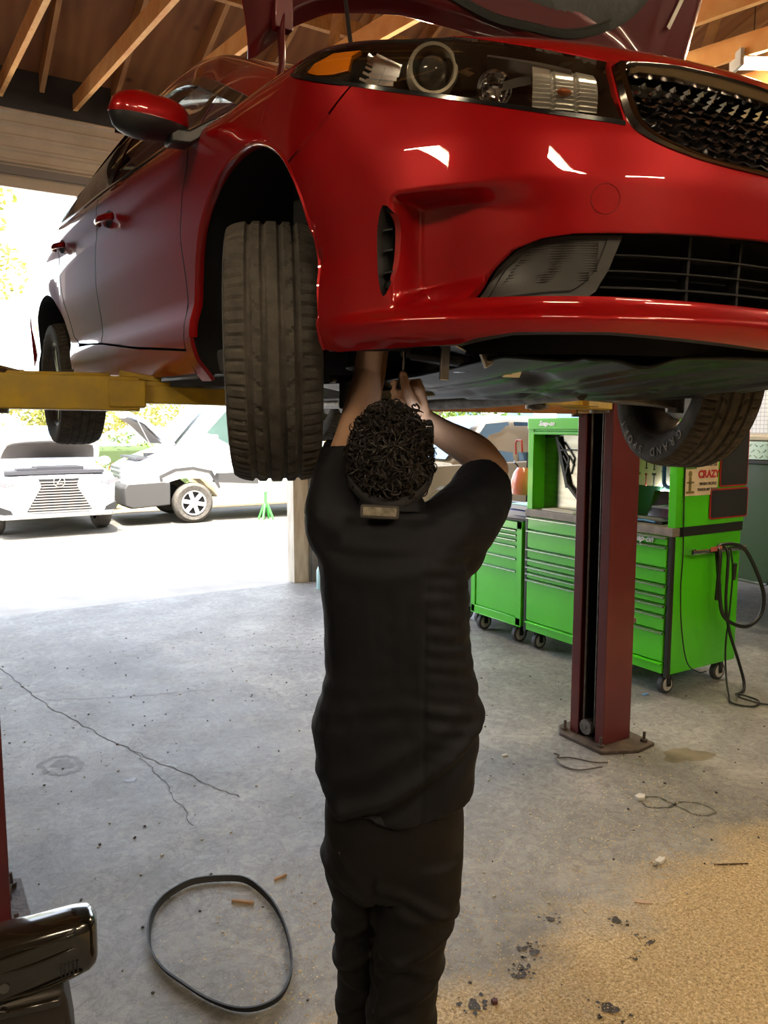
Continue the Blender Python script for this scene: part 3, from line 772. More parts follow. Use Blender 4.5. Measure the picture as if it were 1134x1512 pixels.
REDIN=mat('inner_hood_red',(.085,.003,.005),.38,.2,.5)
mb=MB(); rings=[]
def inner_d(u,v):
    x,s=hoodpt(u,v); e=min(1-abs(u),v*.9,(1-v)*.9)
    d=-.03+.035*sst(0,.05,e)          # rim flange then raised frame
    d-=.022*sst(.16,.20,e)            # recess for the insulation pad
    return d
NU,NV=72,56
for i in range(NV+1):
    v=i/NV; row=[]
    for j in range(NU+1):
        u=-1+2*j/NU; x,s=hoodpt(u,v); row.append(hp(x,s,inner_d(u,v)))
    rings.append(row)
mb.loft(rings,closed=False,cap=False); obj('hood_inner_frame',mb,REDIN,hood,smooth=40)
mb=MB(); pad=smooth_poly([(-.22,.31),(0,.285),(.17,.295),(.32,.31),(.45,.355),(.56,.43),(.62,.55),(.60,.80),(.3,1.0),(-.3,1.0),(-.60,.80),(-.60,.55),(-.42,.37)]+[(-.22,.31)],4)
mb.loft([[hp(x,s,-.01) for x,s in pad],[hp(x,s,.012) for x,s in pad],[hp(.02+(x-.02)*.95,.62+(s-.62)*.94,.016) for x,s in pad],[hp(.02+(x-.02)*.93,.62+(s-.62)*.92,.004) for x,s in pad],[hp(.02+(x-.02)*.6,.62+(s-.62)*.6,.006) for x,s in pad],[hp(.02+(x-.02)*.3,.62+(s-.62)*.3,.006) for x,s in pad],[hp(.02+(x-.02)*.03,.62+(s-.62)*.03,.006) for x,s in pad]],cap=False); obj('insulation_pad',mb,mat('insulation_black',(.012,.014,.011),.55,bump=.3,bscale=30),hood,smooth=60)
mb=MB(); mb.beam(hp(.71,.43,.018),hp(.76,.62,.018),.016,.003,up=HN); obj('hood_sticker',mb,mat('sticker_white',(.8,.78,.7),.5),hood)
for sg in(1,-1):
    mb=MB(); mb.tube([V((.725*sg,.27,.865)),V((.728*sg,.235,.92)),V((.722*sg,.20,.98)),V((.715*sg,.22,1.05)),V((.70*sg,.25,1.12))],.012,8,flat=(.5,1.6)); mb.box((.70*sg,.245,1.13),(.05,.03,.10)); obj('hood_hinge',mb,REDIN,car,bevel=.003)
mb=MB(); mb.tube(catmull([(-.66,-.20,.80),(-.655,-.06,.90),(-.60,.10,1.18)],6),.0055,8); obj('prop_rod',mb,BLK,car)
mb=MB(); mb.box((-.755,.24,.85),(.05,.24,.03)); mb.box((.755,.24,.85),(.05,.24,.03)); mb.box((-.745,-.05,.825),(.04,.4,.03));mb.box((.745,-.05,.825),(.04,.4,.03)); obj('wing_channel',mb,BLKM,car)
# ---- wheels ----
TR=.318
def tyre_mb(na=288):
    mb=MB(); prof=[]
    # (x across, r) with groove flags
    xs=[-.105,-.098,-.094]+[-.088+.0055*k for k in range(33)]+[.094,.098,.105]
    rings=[]
    for k in range(na):
        ang=2*PI*k/na; ring=[]
        ring+= [(-.088,.215),(-.100,.232),(-.108,.262),(-.108,.285),(-.104,.302)]
        for x in xs:
            r=TR-.010*(abs(x)/.1)**6-.004*(x/.1)**2
            g=0
            for gx in(-.053,-.018,.018,.053):
                if abs(x-gx)<.0048: g=.0075
            if not g:
                ph=k/na*72
                if abs(x)>.058:
                    q=(ph+ (x*4 if x>0 else -x*4+.5))%1
                    if q<.22 and abs(x)<.1: g=.0055
                    if abs(x)>.094 and q<.4: g=.003
                elif abs(x)>.02:
                    q=(ph*.5+abs(x)*22*(1 if x>0 else 1)*(.7))%1
                    if q<.16: g=.005
                else:
                    q=(ph*.5-x*20)%1
                    if q<.10: g=.0035
            ring.append((x,r-g))
        ring+= [(.104,.302),(.108,.285),(.108,.262),(.100,.232),(.088,.215)]
        rings.append([(x,r*math.cos(ang),r*math.sin(ang)) for x,r in ring])
    rings.append(rings[0]); mb.loft(rings,closed=False,cap=False); return mb
_t=tyre_mb(); 
def make_wheel(parent,loc,rot,side):   # side -1: outer face towards -x
    w=obj('wheel',MB().lathe([(.218,.088),(.222,.080),(.205,.070),(.200,.03),(.195,-.03),(.205,-.07),(.222,-.080),(.218,-.088),(.212,-.086),(.196,-.07),(.186,-.03),(.190,.05),(.204,.082),(.218,.088)],48,'X'),mat('wheel_grey',(.10,.085,.075),.45,.6,var=.3),parent,loc=loc,rot=rot)
    if not hasattr(make_wheel,'tm'):
        t=obj('tyre',_t,RUBBER,w,smooth=28,recalc=True); make_wheel.tm=t.data
        mb=MB()
        for k in range(10):
            a=2*PI*(k//2)/5+(.16 if k%2 else -.16); mb.beam((-.055,math.cos(a*1)*.05,math.sin(a)*.05),(-.062,math.cos(a)*.20,math.sin(a)*.20),.026,.03,up=(1,0,0))
        mb.cyl((-.07,0,0),(-.03,0,0),.06,24); mb.cyl((-.074,0,0),(-.066,0,0),.03,20)
        s=obj('wheel_spokes',mb,mat('alloy_silver',(.45,.45,.46),.3,.9),w,bevel=.003); make_wheel.sm=s.data
        mb=MB(); mb.cyl((-.01,0,0),(.012,0,0),.145,40); mb.cyl((.0,0,0),(.09,0,0),.07,24); mb.box((0,.12,.05),(.09,.08,.16))
        b=obj('brake_disc',mb,STEEL,w); make_wheel.bm=b.data
    else:
        for n,d in(('tyre',make_wheel.tm),('wheel_spokes',make_wheel.sm),('brake_disc',make_wheel.bm)):
            o=bpy.data.objects.new(n,d); COL.objects.link(o); o.parent=w
            if side>0 and n!='tyre': o.rotation_euler=(0,0,PI)
    return w
wf=make_wheel(car,(-.800,.09,.232),(0,math.radians(-1),math.radians(-25)),-1)
wl=make_wheel(car,(.765,.04,.225),(0,math.radians(3),math.radians(-22)),1)
wr=make_wheel(car,(-.775,2.70,.215),(0,0,0),-1)
wr2=make_wheel(car,(.775,2.70,.215),(0,0,0),1)
# raised sidewall lettering on the inner side of the far front tyre
mb=MB()
for i,ch in enumerate("GRAND SPORT"):
    if ch==' ':
        obj('tyre_lettering',mb,RUBW,wl,smooth=0,recalc=False); mb=MB(); continue
    t=text_mesh(ch,.040,.0012,bold=.0008)
    ang=math.radians(-132+i*9.2)   # around the wheel in the local YZ plane
    rr=.268; c=V((-.1085,-math.cos(ang)*rr*-1,math.sin(ang)*rr))
    out=V((0,math.cos(ang),math.sin(ang))); X=V((0,-math.sin(ang),math.cos(ang)))
    n=V((-1,0,0))
    x=out.cross(n) ; mb.join(t,frame(V((-.1092,math.cos(ang)*rr,math.sin(ang)*rr)),x,n))
obj('tyre_lettering',mb,RUBW,wl,smooth=0,recalc=False)
# =================== building ===================
WY=7.75
def floor_mat():
    m,nt,b=new_mat('shop_concrete'); N=nt.nodes; L=nt.links
    g=N.new('ShaderNodeNewGeometry'); 
    def noise(s,d=6,r=.55,dist=0):
        n=N.new('ShaderNodeTexNoise'); n.inputs['Scale'].default_value=s; n.inputs['Detail'].default_value=d; n.inputs['Roughness'].default_value=r; n.inputs['Distortion'].default_value=dist; L.new(g.outputs['Position'],n.inputs['Vector']); return n
    def ramp(n,stops):
        r=N.new('ShaderNodeValToRGB'); r.color_ramp.elements.remove(r.color_ramp.elements[1])
        r.color_ramp.elements[0].position=stops[0][0]; r.color_ramp.elements[0].color=(*stops[0][1],1)
        for p,c in stops[1:]:
            e=r.color_ramp.elements.new(p); e.color=(*c,1)
        L.new(n,r.inputs[0]); return r.outputs[0]
    def mix(f,a,c,bt='MIX'):
        x=N.new('ShaderNodeMix'); x.data_type='RGBA'; x.blend_type=bt
        if isinstance(f,float): x.inputs[0].default_value=f
        else: L.new(f,x.inputs[0])
        L.new(a,x.inputs[6]); L.new(c,x.inputs[7]) if not isinstance(c,tuple) else setattr(x.inputs[7],'default_value',(*c,1)); return x.outputs[2]
    base=ramp(noise(1.3,8,.65,.4).outputs[0],[(.3,(.18,.18,.17)),(.5,(.28,.28,.27)),(.7,(.40,.395,.375))])
    fine=ramp(noise(22,8,.7,.6).outputs[0],[(.35,(.72,.72,.72)),(.5,(1,1,1)),(.68,(1.14,1.13,1.10))])
    c=mix(1.,base,fine,'MULTIPLY')
    sc=ramp(noise(6,10,.75,1.5).outputs[0],[(.46,(1,1,1)),(.50,(.66,.65,.63)),(.54,(1.1,1.1,1.08))]); c=mix(.85,c,sc,'MULTIPLY')
    spots=ramp(noise(9,3,.5).outputs[0],[(.27,(.5,.47,.43)),(.34,(1,1,1))]); c=mix(.6,c,spots,'MULTIPLY')
    # worn greenish-tan patch by the toolboxes
    # sawdust film: a broad irregular area, denser towards the near right
    sep=N.new('ShaderNodeSeparateXYZ'); L.new(g.outputs['Position'],sep.inputs[0])
    def math_(op,a,bv):
        x=N.new('ShaderNodeMath'); x.operation=op
        for i,v in enumerate((a,bv)):
            if isinstance(v,(int,float)): x.inputs[i].default_value=v
            else: L.new(v,x.inputs[i])
        return x.outputs[0]
    wob=math_('MULTIPLY',math_('SUBTRACT',noise(2.2,5,.6).outputs[0],.5),1.1)
    yy=math_('ADD',sep.outputs[1],wob)
    lim=math_('ADD',1.97,math_('MULTIPLY',math_('SUBTRACT',sep.outputs[0],1.4),.03))
    dens=math_('MULTIPLY',math_('SUBTRACT',lim,yy),3.0)
    cl=N.new('ShaderNodeClamp'); L.new(dens,cl.inputs[0])
    xr=N.new('ShaderNodeMapRange'); L.new(sep.outputs[0],xr.inputs[0]); xr.inputs[1].default_value=.6; xr.inputs[2].default_value=1.15
    heavy=math_('MULTIPLY',cl.outputs[0],xr.outputs[0])
    sd=ramp(noise(90,5,.8).outputs[0],[(.38,(.24,.14,.05)),(.5,(.66,.46,.19)),(.62,(1,.86,.56))])
    c2=mix(math_('MULTIPLY',heavy,.9),c,sd)
    # light scatter further out
    lim2=math_('MULTIPLY',math_('SUBTRACT',3.0,yy),.75); cl2=N.new('ShaderNodeClamp'); L.new(lim2,cl2.inputs[0])
    xr2=N.new('ShaderNodeMapRange'); L.new(sep.outputs[0],xr2.inputs[0]); xr2.inputs[1].default_value=.5; xr2.inputs[2].default_value=1.2
    spk=ramp(noise(120,3,.7).outputs[0],[(.5,(0,0,0)),(.62,(1,1,1))])
    lf=math_('MULTIPLY',math_('MULTIPLY',cl2.outputs[0],xr2.outputs[0]),spk)
    c3=mix(math_('MULTIPLY',lf,.45),c2,(.50,.40,.26))
    L.new(c3,b.inputs['Base Color'])
    rr=N.new('ShaderNodeMapRange'); L.new(noise(3,6,.6).outputs[0],rr.inputs[0]); rr.inputs[3].default_value=.38; rr.inputs[4].default_value=.72; L.new(rr.outputs[0],b.inputs['Roughness'])
    bp=N.new('ShaderNodeBump'); bp.inputs['Strength'].default_value=.35; bp.inputs['Distance'].default_value=.01
    L.new(math_('ADD',noise(14,8,.7).outputs[0],math_('MULTIPLY',noise(150,4,.7).outputs[0],math_('ADD',.15,math_('MULTIPLY',heavy,.8)))),bp.inputs['Height']); L.new(bp.outputs[0],b.inputs['Normal'])
    return m
mb=MB(); mb.bb((-4,-5,-.12),(13,WY+.05,0)); floor=structure('floor',mb,floor_mat(),smooth=0)
mb=MB(); mb.bb((-14,WY+.05,-.14),(30,60,-.015)); structure('floor_outside',mb,mat('yard_concrete',(.36,.34,.31),.8,col2=(.50,.48,.44),vscale=2,bump=.2,bscale=30),smooth=0)
mb=MB(); mb.bb((-14,12.3,-.014),(30,24.0,-.008)); asph=structure('floor_asphalt_shade',mb,mat('tree_shaded_asphalt',(.075,.068,.06),.85,col2=(.13,.12,.10),vscale=2.,bump=.3,bscale=60),smooth=0)  # asphalt coloured darker to stand for tree shade across the yard
# floor marks as parts of the floor
STAIN=mat('oil_stain',(.075,.065,.055),.4,var=.5,vscale=30); CRK=mat('crack_dark',(.10,.095,.085),.9)
def ribbon(pts,w,z=.0012,n=5,jit=.0):
    P=catmull([(x,y,z) for x,y in pts],n); mb=MB(); r=[]
    for i,p in enumerate(P):
        t=(P[min(i+1,len(P)-1)]-P[max(i-1,0)]).normalized(); s=V((-t.y,t.x,0)); q=p+s*random.uniform(-jit,jit); ww=w*random.uniform(.5,1.2)
        r.append([q-s*ww/2,q+s*ww/2])
    return mb.loft(r,closed=False,cap=False)
for pts,w in (([(.30,6.9),(.49,6.14),(.64,5.24),(.81,4.61),(.96,4.13),(1.14,3.64),(1.25,3.35)],.007),([(.96,4.13),(.99,3.7),(.98,3.2)],.004),([(.64,5.24),(1.2,5.0),(1.6,4.9)],.004),([(3.3,2.0),(3.18,1.75),(3.22,1.55)],.005)):
    obj('crack',ribbon(pts,w,jit=.012,n=12),CRK,floor,smooth=0)
def blot(cx,cy,r,k=1.,z=.0015,n=36,seed=0):
    rnd=random.Random(seed); ph=[rnd.uniform(0,6.3) for _ in range(5)]
    mb=MB(); pts=[]
    for i in range(n):
        t=2*PI*i/n; rr=r*(1+.2*math.sin(2*t+ph[0])+.16*math.sin(3*t+ph[1])+.08*math.sin(5*t+ph[2])+.05*math.sin(9*t+ph[3]))
        pts.append((cx+rr*math.cos(t)*k,cy+rr*math.sin(t),z))
    return mb.add(pts,[tuple(range(n))])
WET=mat('oily_sawdust',(.035,.022,.010),.55,var=.6,vscale=60,bump=.5,bscale=200)
for i,(x,y,r,k) in enumerate([(1.371,1.715,.032,1),(1.582,1.74,.028,1.1),(1.60,1.765,.02,1),(1.69,1.80,.030,.8),(1.675,1.83,.018,1),(1.711,1.491,.034,1.2),(2.053,1.773,.024,1.3),(2.05,1.68,.012,1),(2.06,1.63,.015,1.4),(1.95,1.60,.012,1),(1.86,1.90,.022,1),(2.45,1.93,.014,1),(1.22,1.80,.012,1)]):
    obj('wet_spot',blot(x,y,r*.62,k,z=.0035,seed=i),WET,floor,smooth=0)
    for j in range(9):
        a=random.uniform(0,6.3); d=r*random.uniform(.9,1.9)
        obj('wet_spot',blot(x+d*math.cos(a),y+d*math.sin(a),r*random.uniform(.1,.28),1,z=.0034,n=12,seed=i*20+j),WET,floor,smooth=0)
mb=MB()
for q in [(.579,4.148),(.60,4.10)]: pass
obj('oil_stain',ribbon([(.52,4.10),(.50,4.22),(.60,4.28),(.68,4.2),(.66,4.06),(.56,4.05),(.52,4.11)],.03,z=.001,jit=.01),mat('faint_stain',(.16,.15,.14),.6,var=.4,vscale=20),floor,smooth=0)
obj('oil_stain',blot(.60,4.17,.055,1,z=.0009,seed=5),mat('faint_stain',(.16,.15,.14),.6),floor,smooth=0)
obj('oil_stain',blot(.856,3.798,.025,1,seed=8),STAIN,floor,smooth=0)
c8=V((2.95,2.25)); 
obj('oil_stain',ribbon([(c8.x-.11,c8.y+.10),(c8.x-.13,c8.y+.02),(c8.x-.04,c8.y-.03),(c8.x+.03,c8.y-.02),(c8.x+.10,c8.y-.08),(c8.x+.09,c8.y-.17),(c8.x-.0,c8.y-.15),(c8.x-.01,c8.y-.04),(c8.x-.02,c8.y+.07),(c8.x-.11,c8.y+.10)],.016,z=.001,jit=.003),STAIN,floor,smooth=0)
obj('oil_stain',blot(3.45,2.55,.09,1.4,z=.0008,seed=12),mat('tan_stain',(.20,.17,.11),.6,var=.3),floor,smooth=0)
# loose sawdust granules (nobody could count them)
SAW=mat('sawdust_grain',(.50,.34,.14),.9,col2=(.90,.74,.46),vscale=60)
mb=MB(); rnd=random.Random(3)
def dens(x,y):
    w=.55*(mnoise.noise(V((x*1.6,y*1.6,.3))))
    h=clamp((1.97+.03*(x-1.4)-y-w)*3)*clamp((x-.75)/.6)
    l=.34*clamp((2.7-y-w)*.9)*clamp((x-.45)/.6)*clamp((3.5-x)/.5)
    return max(h,l)
cnt=0
for _ in range(110000):
    x=rnd.uniform(.4,3.4); y=rnd.uniform(.95,3.3)
    dn=dens(x,y)
    if y<1.9: dn=max(dn,.10*clamp((x-.5)*3))
    if rnd.random()>dn: continue
    s=rnd.uniform(.0018,.0048); a=rnd.uniform(0,6.3); ca,sa=math.cos(a)*s,math.sin(a)*s; z=.0015+rnd.uniform(0,.003); k=rnd.uniform(.4,1); ti=rnd.uniform(-.6,.6)*s
    mb.add([(x-ca,y-sa,z+ti),(x+sa*k,y-ca*k,z),(x+ca,y+sa,z-ti),(x-sa*k,y+ca*k,z+.0012)],[(0,1,2,3)]); cnt+=1
    if cnt>52000: break
tag(obj('sawdust',mb,SAW,smooth=0,recalc=False),'golden oil-absorbent sawdust scattered over the concrete floor','sawdust',kind='stuff')
# back wall with the two bays
WALLM=mat('wall_brown_board',(.16,.10,.06),.8,var=.3,vscale=6); WD=mat('dark_header',(.035,.033,.035),.85,var=.3,vscale=4)
mb=MB(); mb.bb((-4,WY,4.40),(13,WY+.2,5.0)); mb.bb((-4,WY,0),(-.20,WY+.2,4.4)); mb.bb((8.8,WY,0),(13,WY+.2,4.4)); structure('wall_back',mb,WD,smooth=0)
mb=MB(); mb.bb((3.60,WY+.03,0),(3.78,WY+.2,4.40)); structure('trim_1',mb,mat('weathered_post',(.50,.42,.32),.8,col2=(.72,.66,.55),vscale=16,bump=.3,stretch=(1,1,.2)),smooth=0)
mb=MB(); mb.bb((3.78,WY+.0,0),(3.92,WY+.16,4.40)); mb.bb((3.80,WY-.03,0),(3.83,WY,4.3)); structure('trim_2',mb,mat('grey_door_track',(.22,.21,.19),.6,.3,var=.25,vscale=8),smooth=0)
mb=MB(); mb.bb((-.22,WY-.03,0),(-.12,WY+.2,4.4)); structure('trim_3',mb,WALLM,smooth=0)
# corrugated roll-up doors, raised
def rolldoor(n,x0,x1,zb):
    mb=MB(); prof=[]; z=zb
    k=0
    while z<4.46:
        prof+= [(0,z),(.0,z+.05),(.018,z+.062),(.018,z+.082),(0,z+.095)]; z+=.105; k+=1
    mb.loft([[ (x,WY-.06-o,zz) for o,zz in prof] for x in (x0,x1)],closed=False,cap=False)
    mb.bb((x0,WY-.10,zb-.05),(x1,WY-.03,zb)); 
    d=structure('door_%d'%n,mb,mat('rollup_door_steel',(.72,.66,.60),.42,.15,var=.12,vscale=3),smooth=30)
    mb=MB(); mb.bb((x0,WY-.105,zb+.06),(x1,WY-.07,zb+.13)); obj('door_rail',mb,mat('door_rail_grey',(.30,.30,.32),.5,.3),d)
rolldoor(1,-.12,3.58,3.84); rolldoor(2,3.93,8.8,3.84)
# side walls and the front wall behind the camera
mb=MB(); mb.bb((-4.2,-5,0),(-4,WY+.2,8)); structure('wall_left',mb,mat('wall_grey_paint',(.14,.12,.10),.8,var=.1),smooth=0)
mb=MB(); mb.bb((13,-5,0),(13.2,WY+.2,8)); structure('wall_right',mb,mat('wall_grey_paint',(.14,.12,.10),.8),smooth=0)
mb=MB(); mb.bb((-4.2,-5.2,0),(13.2,-5,9)); structure('wall_front',mb,mat('wall_grey_paint',(.14,.12,.10),.8),smooth=0)
# roof: plywood deck on rafters, sloping down to the back wall; ceiling chords
def wood_mat(name,c1,c2,scale=3,knots=True,ax=(1,.12,1)):
    m,nt,b=new_mat(name); N=nt.nodes; L=nt.links; tc=N.new('ShaderNodeTexCoord'); mp=N.new('ShaderNodeMapping'); mp.inputs['Scale'].default_value=ax; L.new(tc.outputs['Object'],mp.inputs[0])
    n=N.new('ShaderNodeTexNoise'); n.inputs['Scale'].default_value=scale; n.inputs['Detail'].default_value=8; n.inputs['Distortion'].default_value=1.2; L.new(mp.outputs[0],n.inputs[0])
    w=N.new('ShaderNodeTexWave'); w.inputs['Scale'].default_value=scale*1.5; w.inputs['Distortion'].default_value=9; w.inputs['Detail'].default_value=3; L.new(mp.outputs[0],w.inputs[0])
    mx=N.new('ShaderNodeMix'); mx.inputs[0].default_value=.12; L.new(n.outputs[0],mx.inputs[2]); L.new(w.outputs[1],mx.inputs[3])
    r=N.new('ShaderNodeValToRGB'); r.color_ramp.elements[0].position=.3; r.color_ramp.elements[1].position=.7; r.color_ramp.elements[0].color=(*c1,1); r.color_ramp.elements[1].color=(*c2,1); L.new(mx.outputs[0],r.inputs[0])
    if knots:
        v=N.new('ShaderNodeTexVoronoi'); v.inputs['Scale'].default_value=2.6; L.new(tc.outputs['Object'],v.inputs[0])
        r2=N.new('ShaderNodeValToRGB'); r2.color_ramp.elements[0].position=.03; r2.color_ramp.elements[1].position=.12; r2.color_ramp.elements[0].color=(.25,.2,.15,1); L.new(v.outputs[0],r2.inputs[0])
        m2=N.new('ShaderNodeMix'); m2.data_type='RGBA'; m2.blend_type='MULTIPLY'; m2.inputs[0].default_value=.8; L.new(r.outputs[0],m2.inputs[6]); L.new(r2.outputs[0],m2.inputs[7]); L.new(m2.outputs[2],b.inputs['Base Color'])
    else: L.new(r.outputs[0],b.inputs['Base Color'])
    b.inputs['Roughness'].default_value=.75; return m
PLY=wood_mat('plywood_deck',(.17,.06,.018),(.33,.135,.042),1.6)
LUM=wood_mat('lumber',(.85,.36,.10),(1.,.56,.20),5,False,(.6,.6,.6))
LUMD=wood_mat('old_lumber',(.34,.16,.06),(.52,.27,.10),5,False)
SL=.33; ZE=4.62
def deckz(y): return ZE+.20+SL*(WY-y)
mb=MB(); yr=1.2   # ridge line
mb.loft([[(x,WY+.5,deckz(WY+.5)),(x,yr,deckz(yr)),(x,-5.2,deckz(yr)-SL*(yr+5.2)),(x,-5.2,deckz(yr)-SL*(yr+5.2)+.02),(x,yr,deckz(yr)+.03),(x,WY+.5,deckz(WY+.5)+.02)] for x in(-4.2,13.2)])
structure('ceiling',mb,PLY,smooth=0)
n=0
for k in range(-5,22):
    x=.30+.61*k
    if x<-3.9: continue
    mb=MB(); mb.beam((x+.30,WY+.3,deckz(WY+.3)-.08),(x+.30,yr,deckz(yr)-.08),.04,.15,up=(0,0,1)); structure('trim_rafter',mb,LUMD,smooth=0)
    n+=1
CH=[]
for k in range(-1,18):
    x=.26+.61*k
    # chord rises gently towards the back wall
    z1=4.62; z0=z1-.123*(WY-1.0)
    mb=MB(); mb.beam((x,WY-.02,z1),(x,1.0,z0),.038,.13)
    c=structure('trim_chord',mb,LUM,smooth=0); CH.append(c)
for k in (0,2,4,6,8,10):
    for yb,yt in ((5.2,4.6),(3.2,3.6)):
        x=.26+.61*k+.04; zb=4.62-.123*(WY-yb); mb=MB(); mb.beam((x,yb,zb),(x,yt,deckz(yt)-.1),.038,.09); structure('trim_web',mb,LUMD,smooth=0)
for yb in (6.2,4.2):
    mb=MB(); mb.beam((-3.9,yb,deckz(yb)-.22),(12.9,yb,deckz(yb)-.22),.05,.14); structure('trim_purlin',mb,LUMD,smooth=0)
# thin cable strung below the deck
mb=MB(); 
def sagline(p,q,s,n=20): 
    p,q=V(p),V(q); return [p.lerp(q,i/n)-V((0,0,s*4*(i/n)*(1-i/n))) for i in range(n+1)]
mb.tube(sagline((.4,5.35,5.35),(2.6,4.6,4.75),.05)+sagline((2.6,4.6,4.75),(6.0,4.2,4.5),.08)[1:],.006,5)
tag(obj('ceiling_cable',mb,mat('pale_cable',(.55,.5,.42),.6)),'thin pale cable sagging across the rafters below the plywood roof','cable')
# small timber partition with white mesh wall at the far right
def grid_mat():
    m,nt,b=new_mat('white_grid_panel'); N=nt.nodes; L=nt.links; tc=N.new('ShaderNodeTexCoord'); br=N.new('ShaderNodeTexBrick'); mp=N.new('ShaderNodeMapping'); mp.inputs['Rotation'].default_value=(0,PI/2,0)
    L.new(tc.outputs['Object'],mp.inputs[0]); 
    cx=N.new('ShaderNodeSeparateXYZ'); L.new(tc.outputs['Object'],cx.inputs[0]); cb=N.new('ShaderNodeCombineXYZ'); L.new(cx.outputs[1],cb.inputs[0]); L.new(cx.outputs[2],cb.inputs[1]); L.new(cb.outputs[0],br.inputs[0])
    br.offset=0; br.inputs['Scale'].default_value=1; br.inputs['Brick Width'].default_value=.05; br.inputs['Row Height'].default_value=.05; br.inputs['Mortar Size'].default_value=.003
    br.inputs['Color1'].default_value=br.inputs['Color2'].default_value=(.86,.84,.80,1); br.inputs['Mortar'].default_value=(.45,.43,.40,1); L.new(br.outputs[0],b.inputs['Base Color']); b.inputs['Roughness'].default_value=.6; return m
mb=MB(); mb.bb((8.9,1.0,0),(9.05,7.7,3.2)); structure('wall_partition',mb,grid_mat(),smooth=0)
# ---------- fluorescent fixtures ----------
TUBE=mat('lit_tube',(1,1,1),.5,emit=(1,.80,.54),es=120)
FIXM=mat('fixture_white',(.75,.73,.68),.5)
def fixture(label,x,y,z,rz=0,L=1.22,group=None):
    t=thing('fluorescent_light',label,'ceiling light',(x,y,z),(0,0,rz),group)
    mb=MB(); mb.prism([(-.07,0),(-.04,.05),(.04,.05),(.07,0)],-L/2,L/2,'Y'); obj('light_housing',mb,FIXM,t)
    for s in(-.035,.035): obj('light_tube',MB().cyl((s,-L/2+.03,-.018),(s,L/2-.03,-.018),.013,12),TUBE,t)
    for e in(-1,1): obj('tube_holder',MB().bb((-.075,e*L/2-.012,-.05),(.075,e*L/2+.012,.05)),FIXM,t)
    obj('hanging_wire',MB().cyl((0,-L/2+.1,.05),(0,-L/2+.1,.6),.003,6),BLK,t); obj('hanging_wire',MB().cyl((0,L/2-.1,.05),(0,L/2-.1,.6),.003,6),BLK,t)
    return t
# =================== two-post lift ===================
LG='posts of the car lift'
def column(nm,label,cx,sg):
    # sg=+1: opens towards -x (right post); outer faces
    t=thing('lift_column',label,'car lift post',(cx,2.96,0),(0,0,0 if sg>0 else PI),LG)
    H=3.55; mb=MB()
    # C-channel: back at +x, flanges returning on -x side. local coords: x from -.10..+.10, y -.12..+.12
    o=[(-.105,-.125),(.105,-.125),(.105,.125),(-.105,.125),(-.105,.062),(-.097,.062),(-.097,.117),(.097,.117),(.097,-.117),(-.097,-.117),(-.097,-.062),(-.105,-.062)]
    mb.prism(o,.02,H); obj('post_channel',mb,MAROON,t,bevel=.004)
    mb=MB(); pl=[(-.17,-.17),(.02,-.26),(.17,-.24),(.20,.16),(.10,.24),(-.10,.22),(-.17,.14)]
    mb.prism(pl,0,.02); bp=obj('base_plate',mb,PLATE,t,bevel=.004)
    for x,y in((-.13,-.13),(.13,-.20),(.16,.10),(-.12,.15),(.0,.2)):
        mb=MB(); mb.cyl((x,y,.02),(x,y,.035),.02,6); mb.cyl((x,y,.03),(x+.003,y,.075),.008,10); obj('anchor_bolt',mb,PLATE,bp)
    mb=MB(); mb.cyl((-.115,.0,.085),(-.055,.0,.085),.042,24); mb.cyl((-.12,0,.085),(-.05,0,.085),.012,12); obj('cable_pulley',mb,STEEL,t)
    for y in(-.040,.040):
        obj('lift_cable',MB().tube([(-.085,y,.09),(-.085,y,H-.1)],.0055,8),STEEL,t)
    obj('hydraulic_ram',MB().cyl((.0,.0,.03),(.0,.0,2.2),.03,16),BLKG,t)
    mb=MB(); mb.bb((-.095,-.11,0),(.09,-.09,3.3)); mb.bb((-.02,.085,0.02),(.09,.11,3.3)); obj('channel_liner',mb,BLKM,t)
    mb=MB(); mb.bb((-.15,-.085,1.81),(-.02,.085,1.93)); mb.bb((-.09,-.055,1.83),(-.02,.055,2.4)); obj('lift_carriage',mb,YELLOW,t,bevel=.004)
    return t
R_=column('r','dark red steel lift post with greasy base plate in front of the green toolboxes',3.235,1)
mb=MB(); mb.bb((.107,-.09,.70),(.15,-.05,.80)); mb.bb((.107,-.10,.66),(.155,-.04,.69)); obj('release_bracket',mb,mat('bracket_olive',(.20,.19,.13),.6),R_,bevel=.004)
L_=column('l','dark red lift post at the left edge of the picture, behind the black machine',.115,-1)
